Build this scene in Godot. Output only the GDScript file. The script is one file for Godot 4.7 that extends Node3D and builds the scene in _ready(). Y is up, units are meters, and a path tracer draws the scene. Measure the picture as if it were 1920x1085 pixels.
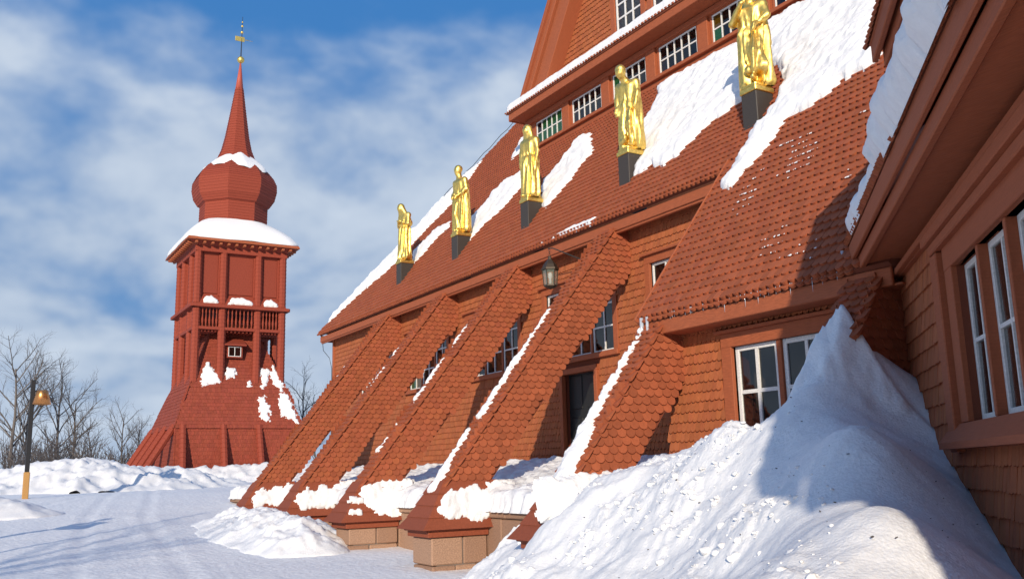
extends Node3D
# A red shingled wooden church with leaning buttresses and gilded statues in snow, its bell tower behind.
# Metres; x runs along the church wall (far end negative), z out of the wall, y up.

const SLOPE := 1.327                      # roof rise per metre
var SN := Vector3(0, 1, SLOPE).normalized()   # roof normal
var SV := Vector3(0, SLOPE, -1).normalized()  # up the roof
const CS := 0.6018                        # cosine of the roof slope
const R2 := 0.70710678
var WU := Vector3(R2, 0, R2)              # along the wing wall, towards the viewer
var WN := Vector3(-R2, 0, R2)             # out of the wing wall
var rng := RandomNumberGenerator.new()
var nz := FastNoiseLite.new()
var M := {}
var used := {}
var church: Node3D
const EYE := Vector3(0, 1.7, 0)

# ---------------------------------------------------------------- nodes
func numbered(called: String) -> String:
	if not used.has(called):
		used[called] = 0
		return called
	used[called] += 1
	return "%s_%03d" % [called, used[called]]

func thing(called: String, label: String, category: String, at := Vector3.ZERO, turn := 0.0, group := "", kind := "") -> Node3D:
	var o := Node3D.new()
	o.name = numbered(called)
	add_child(o, true)
	o.position = at
	o.rotation.y = turn
	tag(o, label, category, group, kind)
	return o

func tag(o: Node, label: String, category: String, group := "", kind := "") -> Node:
	if label: o.set_meta("label", label)
	if category: o.set_meta("category", category)
	if group: o.set_meta("group", group)
	if kind: o.set_meta("kind", kind)
	return o

func obj(called: String, mesh: Mesh, m: Material, parent: Node = null) -> MeshInstance3D:
	var o := MeshInstance3D.new()
	o.name = numbered(called) if parent == null else called
	o.mesh = mesh
	if m: o.material_override = m
	(self if parent == null else parent).add_child(o, true)
	return o

# ---------------------------------------------------------------- mesh helpers (front faces run clockwise)
func tool(smooth := false) -> SurfaceTool:
	var st := SurfaceTool.new()
	st.begin(Mesh.PRIMITIVE_TRIANGLES)
	st.set_smooth_group(0 if smooth else -1)
	return st

func done(st: SurfaceTool) -> ArrayMesh:
	st.generate_normals()
	return st.commit()

func tri(st, a, b, c):
	st.add_vertex(a); st.add_vertex(b); st.add_vertex(c)

func quad(st, a, b, c, d):
	tri(st, a, b, c); tri(st, a, c, d)

# box from its middle m with half extents along the three axes of b
func box(st, m: Vector3, size: Vector3, b := Basis.IDENTITY):
	var x = b.x * size.x * 0.5
	var y = b.y * size.y * 0.5
	var z = b.z * size.z * 0.5
	quad(st, m - x + y + z, m + x + y + z, m + x - y + z, m - x - y + z)
	quad(st, m + x + y - z, m - x + y - z, m - x - y - z, m + x - y - z)
	quad(st, m - x + y - z, m + x + y - z, m + x + y + z, m - x + y + z)
	quad(st, m - x - y + z, m + x - y + z, m + x - y - z, m - x - y - z)
	quad(st, m + x + y + z, m + x + y - z, m + x - y - z, m + x - y + z)
	quad(st, m - x + y - z, m - x + y + z, m - x - y + z, m - x - y - z)

func bev(st, m: Vector3, size: Vector3, e: float, b := Basis.IDENTITY):
	# box with chamfered edges: the three slabs' hull
	var h = size * 0.5
	var i = h - Vector3(e, e, e)
	var P = func(sx, sy, sz, ax):
		var v = Vector3(sx * i.x, sy * i.y, sz * i.z)
		if ax == 0: v.x = sx * h.x
		if ax == 1: v.y = sy * h.y
		if ax == 2: v.z = sz * h.z
		return m + b * v
	for s in [-1.0, 1.0]:
		var f = [P.call(s, -1, -1, 0), P.call(s, 1, -1, 0), P.call(s, 1, 1, 0), P.call(s, -1, 1, 0)]
		var g = [P.call(-1, s, -1, 1), P.call(-1, s, 1, 1), P.call(1, s, 1, 1), P.call(1, s, -1, 1)]
		var k = [P.call(-1, -1, s, 2), P.call(1, -1, s, 2), P.call(1, 1, s, 2), P.call(-1, 1, s, 2)]
		for q in [f, g, k]:
			if s < 0: quad(st, q[0], q[1], q[2], q[3])
			else: quad(st, q[3], q[2], q[1], q[0])
	for s in [-1.0, 1.0]:
		for t in [-1.0, 1.0]:
			var w = s * t
			var e1 = [P.call(s, t, -1, 0), P.call(s, t, 1, 0), P.call(s, t, 1, 1), P.call(s, t, -1, 1)]
			var e2 = [P.call(s, -1, t, 2), P.call(s, 1, t, 2), P.call(s, 1, t, 0), P.call(s, -1, t, 0)]
			var e3 = [P.call(-1, s, t, 1), P.call(1, s, t, 1), P.call(1, s, t, 2), P.call(-1, s, t, 2)]
			for q in [e1, e2, e3]:
				if w > 0: quad(st, q[0], q[1], q[2], q[3])
				else: quad(st, q[3], q[2], q[1], q[0])
			for u in [-1.0, 1.0]:
				tri(st, P.call(s, t, u, 0), P.call(s, t, u, 1), P.call(s, t, u, 2))

# flat outline (a, b) swept along d
func prism(st, poly: PackedVector2Array, o: Vector3, a: Vector3, b: Vector3, d: Vector3):
	if Geometry2D.is_polygon_clockwise(poly) == (a.cross(b).dot(d) > 0):
		poly.reverse()
	var idx = Geometry2D.triangulate_polygon(poly)
	var n = poly.size()
	for k in range(0, idx.size(), 3):
		var p = o + a * poly[idx[k]].x + b * poly[idx[k]].y
		var q = o + a * poly[idx[k + 1]].x + b * poly[idx[k + 1]].y
		var r = o + a * poly[idx[k + 2]].x + b * poly[idx[k + 2]].y
		tri(st, p + d, r + d, q + d)
		tri(st, p, q, r)
	for k in n:
		var p = o + a * poly[k].x + b * poly[k].y
		var q = o + a * poly[(k + 1) % n].x + b * poly[(k + 1) % n].y
		quad(st, p, p + d, q + d, q)

func tube(st, pts: Array, rad: Array, sides := 6, cap := true):
	var rings = []
	for i in pts.size():
		var dir = (pts[min(i + 1, pts.size() - 1)] - pts[max(i - 1, 0)]).normalized()
		var u = dir.cross(Vector3.UP if abs(dir.y) < 0.9 else Vector3.RIGHT).normalized()
		var v = dir.cross(u)
		var ring = []
		for k in sides:
			var t = TAU * k / sides
			ring.append(pts[i] + (u * cos(t) + v * sin(t)) * rad[i])
		rings.append(ring)
	for i in pts.size() - 1:
		for k in sides:
			var l = (k + 1) % sides
			quad(st, rings[i][k], rings[i][l], rings[i + 1][l], rings[i + 1][k])
	if cap:
		for k in range(1, sides - 1):
			tri(st, rings[0][0], rings[0][k + 1], rings[0][k])
			tri(st, rings[-1][0], rings[-1][k], rings[-1][k + 1])

func lathe(st, prof: Array, sides: int, at := Vector3.ZERO, turn := 0.0, lean := Vector3.ZERO):
	for i in prof.size() - 1:
		for k in sides:
			var t = TAU * k / sides + turn
			var u = TAU * (k + 1) / sides + turn
			var p = prof[i]
			var q = prof[i + 1]
			var la = at + lean * p.y
			var lb = at + lean * q.y
			quad(st, lb + Vector3(cos(t) * q.x, q.y, sin(t) * q.x), lb + Vector3(cos(u) * q.x, q.y, sin(u) * q.x), la + Vector3(cos(u) * p.x, p.y, sin(u) * p.x), la + Vector3(cos(t) * p.x, p.y, sin(t) * p.x))

func boxmesh(size: Vector3) -> ArrayMesh:
	var st = tool()
	box(st, Vector3.ZERO, size)
	return done(st)

# ---------------------------------------------------------------- materials
func lin(r: float, g: float, b: float) -> Color:
	return Color(r, g, b).linear_to_srgb()

func noise_tex(freq: float, lo: float, hi: float, normal := false, size := 512, stretch := 1.0, oct := 4) -> NoiseTexture2D:
	var n := FastNoiseLite.new()
	n.noise_type = FastNoiseLite.TYPE_SIMPLEX_SMOOTH
	n.frequency = freq
	n.fractal_octaves = oct
	n.seed = int(freq * 9999) + oct
	var t := NoiseTexture2D.new()
	t.width = size
	t.height = int(size * stretch)
	t.seamless = true
	t.noise = n
	if normal:
		t.as_normal_map = true
		t.bump_strength = hi
	else:
		var g := Gradient.new()
		g.set_color(0, lin(lo, lo, lo))
		g.set_color(1, lin(hi, hi, hi))
		t.color_ramp = g
	return t

func paint(c: Color, rough: float, tex: Texture2D = null, nrm: Texture2D = null, scale := 1.0, vcol := false, bump := 0.6) -> StandardMaterial3D:
	var m := StandardMaterial3D.new()
	m.albedo_color = c
	m.roughness = rough
	m.metallic_specular = 0.4
	if tex:
		m.albedo_texture = tex
		m.uv1_triplanar = true
		m.uv1_world_triplanar = true
		m.uv1_scale = Vector3.ONE * scale
	if nrm:
		m.normal_enabled = true
		m.normal_texture = nrm
		m.normal_scale = bump
		m.uv1_triplanar = true
		m.uv1_world_triplanar = true
		m.uv1_scale = Vector3.ONE * scale
	m.vertex_color_use_as_albedo = vcol
	return m

func materials():
	var blot = noise_tex(0.02, 0.84, 1.06)
	var fine = noise_tex(0.06, 0.7, 1.05)
	var grain = noise_tex(0.05, 0.0, 3.0, true)
	var crust = noise_tex(0.03, 0.0, 5.0, true, 512, 1.0, 5)
	M.wall = paint(lin(.385, .115, .043), .82, blot, grain, .7, true, .4)
	M.roof = paint(lin(.33, .088, .037), .85, blot, grain, .7, true, .4)
	var wood = noise_tex(0.04, .72, 1.06, false, 512, 1.0, 6)
	M.trim = paint(lin(.37, .100, .040), .7, wood, grain, .9, false, .45)
	M.trim.uv1_scale = Vector3(.22, 2.2, 2.2)
	M.trim_dark = M.trim
	M.strut = M.roof
	M.cap = paint(lin(.28, .070, .032), .75, wood, grain, .9, false, .4)
	M.backing = paint(lin(.17, .045, .022), .9)
	M.wing = M.wall
	M.tower = paint(lin(.29, .058, .032), .82, noise_tex(.03, .72, 1.12, false, 512, 1.0, 6), grain, .5, true, .3)
	M.tower_trim = paint(lin(.29, .052, .027), .75, noise_tex(.035, .7, 1.1, false, 512, 1.0, 6), grain, .6, false, .3)
	M.white = paint(lin(.78, .77, .74), .5, fine, null, .9)
	M.room = paint(lin(.20, .17, .15), .9)
	M.curtain = paint(lin(.22, .21, .20), .9)
	M.door = paint(lin(.020, .022, .022), .42, fine)
	M.stone = paint(lin(.40, .245, .165), .88, noise_tex(0.035, .62, 1.2, false, 512, 1.0, 5), crust, 1.6, false, .8)
	M.stone2 = paint(lin(.33, .195, .13), .88, noise_tex(0.045, .62, 1.2, false, 512, 1.0, 5), crust, 1.5, false, .8)
	M.mortar = paint(lin(.16, .13, .11), .95)
	M.snow = paint(lin(.82, .825, .835), .75, noise_tex(.02, .90, 1.02, false, 512, 1.0, 6), noise_tex(.05, 0.0, 6.0, true, 512, 1.0, 6), .9, false, .55)
	M.snow.metallic_specular = .3
	M.packed = paint(lin(.90, .905, .91), .7, noise_tex(.012, .9, 1.0, false, 1024, 1.0, 6), noise_tex(.05, 0.0, 4.0, true, 512, 1.0, 5), .22, false, .5)
	M.ice = StandardMaterial3D.new()
	M.ice.albedo_color = Color(.85, .9, .95, .45)
	M.ice.transparency = BaseMaterial3D.TRANSPARENCY_ALPHA
	M.ice.roughness = .06
	M.gold = StandardMaterial3D.new()
	M.gold.albedo_color = lin(1.0, .72, .20)
	M.gold.metallic = 1.0
	M.gold.roughness = .46
	M.gold.albedo_texture = noise_tex(.03, .62, 1.05, false, 256, 1.0, 5)
	M.gold.uv1_triplanar = true
	M.gold.uv1_world_triplanar = true
	M.gold.uv1_scale = Vector3.ONE * 1.3
	M.pedestal = paint(lin(.055, .046, .040), .55, fine)
	M.iron = paint(lin(.03, .03, .03), .5)
	M.bronze = paint(lin(.055, .040, .028), .5)
	M.bronze.metallic = .4
	M.copper = paint(lin(.62, .28, .10), .3)
	M.copper.metallic = .9
	M.black = paint(lin(.018, .018, .02), .5)
	M.post_wood = paint(lin(.50, .27, .09), .7, fine)
	M.bark = paint(lin(.11, .092, .082), .9, fine)
	M.bark_pale = paint(lin(.20, .175, .16), .9, noise_tex(.05, .4, 1.1))
	M.twig = paint(lin(.105, .092, .088), .9)
	M.glass = glass(Color(.035, .042, .05, .55))
	M.glass_green = glass(Color(.10, .30, .17, .9))
	M.glass_amber = glass(Color(.30, .22, .05, .9))
	M.glass_blue = glass(Color(.06, .08, .10, .4))
	M.lamp_glass = glass(Color(.55, .58, .52, .35))

func glass(c: Color) -> StandardMaterial3D:
	var m := StandardMaterial3D.new()
	m.albedo_color = c
	m.transparency = BaseMaterial3D.TRANSPARENCY_ALPHA
	m.roughness = .04
	m.metallic_specular = .5
	return m

# ---------------------------------------------------------------- shingles
# a single shingle: w wide, butt at v = 0, tapering to nothing at v = len; round is the depth of the curved end
func shingle_mesh(w: float, len: float, th: float, round_: float) -> ArrayMesh:
	var st = tool()
	var h = w * .5 - .0025
	var pts = []
	for k in 7:
		var a = lerpf(-PI / 2, PI / 2, k / 6.0)
		pts.append(Vector2(sin(a) * h, round_ * (1.0 - cos(a))))
	var f = func(p: Vector2): return Vector3(p.x, p.y, th * (1.0 - p.y / len) + .002)
	var tl = Vector3(-h, len, .002)
	var tr = Vector3(h, len, .002)
	for k in 6:
		tri(st, tl if k < 3 else tr, f.call(pts[k + 1]), f.call(pts[k]))
		var a = f.call(pts[k])
		var b = f.call(pts[k + 1])
		quad(st, a, b, Vector3(b.x, b.y, -.004), Vector3(a.x, a.y, -.004))
	tri(st, tl, tr, f.call(pts[3]))
	quad(st, tl, f.call(pts[0]), Vector3(-h, pts[0].y, -.004), Vector3(-h, len, -.004))
	quad(st, f.call(pts[6]), tr, Vector3(h, len, -.004), Vector3(h, pts[6].y, -.004))
	return done(st)

var tones := {}
func tone(m: StandardMaterial3D, k: int) -> StandardMaterial3D:
	var key = [m, k]
	if not tones.has(key):
		var c = m.duplicate()
		var f = [.85, .94, 1.0, 1.06, 1.13][k]
		var l = m.albedo_color.srgb_to_linear()
		c.albedo_color = Color(l.r * f, l.g * f, l.b * f).linear_to_srgb()
		c.vertex_color_use_as_albedo = false
		tones[key] = c
	return tones[key]

# covers an outline on a plane with overlapping rows; the nearest `singles` become meshes of their own
func shingles(parent: Node, called: String, o: Vector3, U: Vector3, V: Vector3, N: Vector3, poly: PackedVector2Array, w: float, ex: float, th: float, round_: float, m: Material, singles := 0, holes: Array = [], ragged := .008):
	var mesh = shingle_mesh(w, ex * 1.75, th, round_)
	var lo = poly[0]
	var hi = poly[0]
	for p in poly:
		lo = lo.min(p)
		hi = hi.max(p)
	var rows = int((hi.y - lo.y) / ex) + 1
	var cols = int((hi.x - lo.x) / w) + 2
	var xs = []
	for j in rows:
		var v = lo.y + j * ex
		for i in cols:
			var u = lo.x + (i + (.5 if j % 2 else 0.0)) * w
			var c = Vector2(u, v + ex * .5)
			if not Geometry2D.is_point_in_polygon(c, poly): continue
			var out := false
			for hpoly in holes:
				if c.x > hpoly.position.x and c.x < hpoly.end.x and c.y > hpoly.position.y - ex * .3 and c.y < hpoly.end.y + ex * .2:
					out = true
			if out: continue
			var turn = rng.randf_range(-.022, .022)
			var b = Basis(U, V, N) * Basis(Vector3(0, 0, 1), turn) * Basis(Vector3(1, 0, 0), rng.randf_range(-.012, .012))
			xs.append([Transform3D(b, o + U * (u + rng.randf_range(-.003, .003)) + V * (v + rng.randf_range(-ragged, ragged)) + N * rng.randf_range(0, .004)), rng.randi() % 5, rng.randf_range(.87, 1.1)])
	if singles > 0:
		xs.sort_custom(func(a, b): return a[0].origin.distance_squared_to(EYE) < b[0].origin.distance_squared_to(EYE))
		for k in min(singles, xs.size()):
			var s = obj(called, mesh, tone(m, xs[k][1]), parent)
			s.transform = xs[k][0]
		xs = xs.slice(singles)
	if xs.is_empty(): return
	var mm := MultiMesh.new()
	mm.transform_format = MultiMesh.TRANSFORM_3D
	mm.use_colors = true
	mm.mesh = mesh
	mm.instance_count = xs.size()
	for k in xs.size():
		mm.set_instance_transform(k, xs[k][0])
		var t = xs[k][2]
		mm.set_instance_color(k, Color(t, t * rng.randf_range(.95, 1.04), t * rng.randf_range(.94, 1.05)))
	var mi := MultiMeshInstance3D.new()
	mi.name = called + "_courses"
	mi.multimesh = mm
	mi.material_override = m
	mi.set_meta("kind", "stuff")
	parent.add_child(mi, true)

func rect(a: float, b: float, c: float, d: float) -> PackedVector2Array:
	return PackedVector2Array([Vector2(a, b), Vector2(c, b), Vector2(c, d), Vector2(a, d)])

# a flat wall of thickness t with rectangular openings
func wall(called: String, parent: Node, o: Vector3, U: Vector3, V: Vector3, N: Vector3, area: Rect2, holes: Array, t: float, m: Material) -> MeshInstance3D:
	var us = [area.position.x, area.end.x]
	var vs = [area.position.y, area.end.y]
	for h in holes:
		us.append_array([h.position.x, h.end.x])
		vs.append_array([h.position.y, h.end.y])
	us.sort()
	vs.sort()
	var st = tool()
	for i in us.size() - 1:
		for j in vs.size() - 1:
			if us[i + 1] - us[i] < .001 or vs[j + 1] - vs[j] < .001: continue
			var mid = Vector2((us[i] + us[i + 1]) * .5, (vs[j] + vs[j + 1]) * .5)
			var inside := false
			for h in holes:
				if h.has_point(mid): inside = true
			if inside: continue
			box(st, o + U * mid.x + V * mid.y - N * t * .5, Vector3(us[i + 1] - us[i], vs[j + 1] - vs[j], t), Basis(U, V, N))
	return obj(called, done(st), m, parent)

# ---------------------------------------------------------------- windows
# opening r in plane coordinates; red casing, white sashes with bars, each pane a mesh of its own
func window(parent: Node, o: Vector3, U: Vector3, V: Vector3, N: Vector3, r: Rect2, casements: int, cols: int, rows: int, casing: float, opt := {}) -> MeshInstance3D:
	var B = Basis(U, V, N)
	var P = func(u, v, n): return o + U * u + V * v + N * n
	var u0 = r.position.x
	var u1 = r.end.x
	var v0 = r.position.y
	var v1 = r.end.y
	var um = (u0 + u1) * .5
	var vm = (v0 + v1) * .5
	var proud: float = opt.get("proud", .06)
	var deep: float = opt.get("deep", .11)
	var mt = opt.get("trim", M.trim)
	var st = tool()
	var c = casing
	var full = proud + deep
	var mid = (proud - deep) * .5
	bev(st, P.call(u0 - c * .5, vm, mid), Vector3(c, v1 - v0 + .004, full), .006, B)
	bev(st, P.call(u1 + c * .5, vm, mid), Vector3(c, v1 - v0 + .004, full), .006, B)
	bev(st, P.call(um, v1 + c * .5, mid + .004), Vector3(u1 - u0 + 2 * c, c, full), .006, B)
	if opt.get("cap", true):
		bev(st, P.call(um, v1 + c + .025, proud * .5 + .03), Vector3(u1 - u0 + 2 * c + .12, .05, proud + .1), .008, B)
	if opt.get("sill", true):
		bev(st, P.call(um, v0 - .06, proud * .5 - .01), Vector3(u1 - u0 + 2 * c + .04, .12, proud + .12), .012, B)
	var win = obj("window", done(st), mt, parent)
	# the room behind the glass
	st = tool()
	var d0 = -deep - .02
	var d1 = -deep - 1.7
	quad(st, P.call(u0 - .2, v1 + .2, d1), P.call(u1 + .2, v1 + .2, d1), P.call(u1 + .2, v0 - .2, d1), P.call(u0 - .2, v0 - .2, d1))
	quad(st, P.call(u0 - .2, v0 - .2, d0), P.call(u0 - .2, v1 + .2, d0), P.call(u0 - .2, v1 + .2, d1), P.call(u0 - .2, v0 - .2, d1))
	quad(st, P.call(u1 + .2, v1 + .2, d0), P.call(u1 + .2, v0 - .2, d0), P.call(u1 + .2, v0 - .2, d1), P.call(u1 + .2, v1 + .2, d1))
	quad(st, P.call(u0 - .2, v1 + .2, d0), P.call(u1 + .2, v1 + .2, d0), P.call(u1 + .2, v1 + .2, d1), P.call(u0 - .2, v1 + .2, d1))
	quad(st, P.call(u1 + .2, v0 - .2, d0), P.call(u0 - .2, v0 - .2, d0), P.call(u0 - .2, v0 - .2, d1), P.call(u1 + .2, v0 - .2, d1))
	obj("recess", done(st), M.room, win)
	var mull: float = opt.get("mullion", .07)
	var cw = (u1 - u0 - mull * (casements - 1)) / casements
	var sw: float = opt.get("sash", .04)
	var bar: float = opt.get("bar", .022)
	var zn = -deep * .55
	for k in casements:
		var a = u0 + k * (cw + mull)
		if k > 0:
			st = tool()
			bev(st, P.call(a - mull * .5, vm, -deep * .3), Vector3(mull, v1 - v0, deep * .8), .006, B)
			obj("mullion", done(st), mt, win)
		st = tool()
		var h = v1 - v0
		bev(st, P.call(a + sw * .5, vm, zn), Vector3(sw, h, .04), .005, B)
		bev(st, P.call(a + cw - sw * .5, vm, zn), Vector3(sw, h, .04), .005, B)
		bev(st, P.call(a + cw * .5, v1 - sw * .5, zn + .001), Vector3(cw - 2 * sw, sw, .04), .005, B)
		bev(st, P.call(a + cw * .5, v0 + sw * .5, zn + .001), Vector3(cw - 2 * sw, sw, .04), .005, B)
		var iw = cw - 2 * sw
		var ih = h - 2 * sw
		for q in range(1, cols):
			box(st, P.call(a + sw + iw * q / cols, vm, zn + .004), Vector3(bar, ih, .03), B)
		for q in range(1, rows):
			box(st, P.call(a + cw * .5, v0 + sw + ih * q / rows, zn + .002), Vector3(iw, bar, .03), B)
		obj("sash", done(st), opt.get("paint", M.white), win)
		var pm = boxmesh(Vector3(iw / cols, ih / rows, .005))
		for i in cols:
			for j in rows:
				var g = opt.get("glass", M.glass)
				var special = opt.get("tints", {})
				if special.has([k, i, j]): g = special[[k, i, j]]
				var pn = obj("pane", pm, g, win)
				# old glass never lies quite flat
				var tilt = Basis(V, rng.randf_range(-.012, .012)) * Basis(U, rng.randf_range(-.012, .012))
				pn.transform = Transform3D(tilt * B, P.call(a + sw + iw * (i + .5) / cols, v0 + sw + ih * (j + .5) / rows, zn - .006))
	return win

# ---------------------------------------------------------------- snow
func poly_dist(p: Vector2, poly: PackedVector2Array) -> float:
	var d := 1e9
	var n = poly.size()
	for k in n:
		d = min(d, p.distance_squared_to(Geometry2D.get_closest_point_to_segment(p, poly[k], poly[(k + 1) % n])))
	d = sqrt(d)
	return d if Geometry2D.is_point_in_polygon(p, poly) else -d

# a patch of snow on a plane: rounded edges, uneven outline and surface
func snow_patch(o: Vector3, U: Vector3, V: Vector3, N: Vector3, poly: PackedVector2Array, thick: float, cell: float, fall: float, jag := .08, lump := .03, sd := 0) -> ArrayMesh:
	var lo = poly[0]
	var hi = poly[0]
	for p in poly:
		lo = lo.min(p)
		hi = hi.max(p)
	lo -= Vector2.ONE * (jag + cell)
	hi += Vector2.ONE * (jag + cell)
	var nx = int((hi.x - lo.x) / cell) + 2
	var ny = int((hi.y - lo.y) / cell) + 2
	var hs = PackedFloat32Array()
	hs.resize(nx * ny)
	for j in ny:
		for i in nx:
			var p = lo + Vector2(i, j) * cell
			var d = poly_dist(p, poly)
			if d > -jag * 1.5:
				d += jag * (nz.get_noise_3d(p.x * 260 + sd * 31, p.y * 260, 7.0) * 1.1 + nz.get_noise_3d(p.x * 800, p.y * 800 + sd * 31, 19.0) * .7)
			if d <= 0.0:
				hs[j * nx + i] = -1.0
			else:
				hs[j * nx + i] = max(.012, thick * sqrt(1.0 - pow(1.0 - min(d / (fall * 1.6), 1.0), 2.0)) + lump * (nz.get_noise_3d(p.x * 160, p.y * 160, sd * 3.0) + .5 * nz.get_noise_3d(p.x * 520, p.y * 520, sd * 3.0)) * min(1.0, d / fall))
	var st = tool(true)
	var id = {}
	var count := 0
	for j in ny - 1:
		for i in nx - 1:
			var k = [j * nx + i, j * nx + i + 1, (j + 1) * nx + i + 1, (j + 1) * nx + i]
			if hs[k[0]] < 0 and hs[k[1]] < 0 and hs[k[2]] < 0 and hs[k[3]] < 0: continue
			for q in k:
				if not id.has(q):
					id[q] = count
					count += 1
					var h = hs[q]
					st.add_vertex(o + U * (lo.x + (q % nx) * cell) + V * (lo.y + (q / nx) * cell) + N * (h if h >= 0 else -.03))
			for q in [k[0], k[3], k[2], k[0], k[2], k[1]]:
				st.add_index(id[q])
	return done(st)

func snow_on(called: String, label: String, o: Vector3, U: Vector3, V: Vector3, N: Vector3, pts: Array, thick: float, cell: float, fall: float, jag := .08, lump := .03, group := "") -> Node3D:
	var poly = PackedVector2Array()
	for p in pts: poly.append(Vector2(p[0], p[1]))
	var s = obj(called, snow_patch(o, U, V, N, poly, thick, cell, fall, jag, lump, pts.size() + int(abs(o.x) * 7)), M.snow)
	tag(s, label, "snow", group)
	return s

# thin-plate surface through control points (x, y, z)
class Plate:
	var pts: Array
	var w := PackedFloat64Array()
	func _init(p: Array):
		pts = p
		var n = p.size()
		var m = n + 3
		var A = []
		for i in m:
			var row = PackedFloat64Array()
			row.resize(m + 1)
			A.append(row)
		for i in n:
			for j in n:
				A[i][j] = ker(p[i][0] - p[j][0], p[i][2] - p[j][2])
			A[i][i] += .001
			A[i][n] = 1.0
			A[i][n + 1] = p[i][0]
			A[i][n + 2] = p[i][2]
			A[n][i] = 1.0
			A[n + 1][i] = p[i][0]
			A[n + 2][i] = p[i][2]
			A[i][m] = p[i][1]
		for c in m:
			var best = c
			for r in range(c, m):
				if abs(A[r][c]) > abs(A[best][c]): best = r
			var t = A[c]
			A[c] = A[best]
			A[best] = t
			for r in m:
				if r == c or A[r][c] == 0.0: continue
				var f = A[r][c] / A[c][c]
				for k in range(c, m + 1): A[r][k] -= f * A[c][k]
		w.resize(m)
		for c in m: w[c] = A[c][m] / A[c][c]
	static func ker(a: float, b: float) -> float:
		var r = a * a + b * b
		return 0.0 if r < 1e-9 else r * log(r)
	func at(x: float, z: float) -> float:
		var n = pts.size()
		var s = w[n] + w[n + 1] * x + w[n + 2] * z
		for i in n:
			s += w[i] * ker(x - pts[i][0], z - pts[i][2])
		return s

# ground height: level by the viewer, rising towards the tower
func ground_y(x: float, z: float) -> float:
	var t = [[20.0, .0], [-14.0, .0], [-19.0, .17], [-27.0, .55], [-38.0, 1.16], [-50.0, 1.38], [-60.0, 1.55], [-120.0, 1.6], [-4000.0, 1.6]]
	for k in t.size() - 1:
		if x >= t[k + 1][0]:
			return lerpf(t[k][1], t[k + 1][1], clampf((x - t[k][0]) / (t[k + 1][0] - t[k][0]), 0, 1))
	return 1.6

# ---------------------------------------------------------------- sky
func sky_picture() -> ImageTexture:
	var w := 2048
	var h := 1024
	var im := Image.create(w, h, false, Image.FORMAT_RGBF)
	var a := FastNoiseLite.new()
	a.noise_type = FastNoiseLite.TYPE_SIMPLEX_SMOOTH
	a.seed = 8869
	a.frequency = 1.0
	a.fractal_octaves = 7
	a.fractal_gain = .56
	var b := FastNoiseLite.new()
	b.noise_type = FastNoiseLite.TYPE_SIMPLEX_SMOOTH
	b.seed = 20694
	b.frequency = 1.0
	b.fractal_octaves = 3
	for j in h:
		var el = (.5 - (j + .5) / h) * PI
		for i in w:
			var az = ((i + .5) / w - .5) * TAU
			var d = Vector3(sin(az) * cos(el), sin(el), -cos(az) * cos(el))
			if el < 0:
				im.set_pixel(i, j, Color(.50, .55, .62))
				continue
			var y = d.y
			var blue = Color(.040, .175, .46).lerp(Color(.12, .28, .52), pow(1.0 - y, 3.5))
			# a layer of thin broken cloud, denser low down because one looks through more of it
			var p = Vector2(d.x, d.z) / (y + .32)
			var big = b.get_noise_2d(p.x * .75 + 3.1, p.y * .75)
			var n = a.get_noise_2d(p.x * 2.1 + big * .3, p.y * 2.1 + 5.0)
			var veil = clampf(1.18 + big * .6 + n * .85 - smoothstep(.10, .52, y) * 1.0, 0.0, 1.0)
			veil = smoothstep(0.02, .98, veil)
			var cloud = Color(.34, .43, .57).lerp(Color(.56, .63, .72), clampf(.5 + n * 1.2, 0, 1))
			var c = blue.lerp(cloud, veil * .88)
			im.set_pixel(i, j, c)
	return ImageTexture.create_from_image(im)

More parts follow.
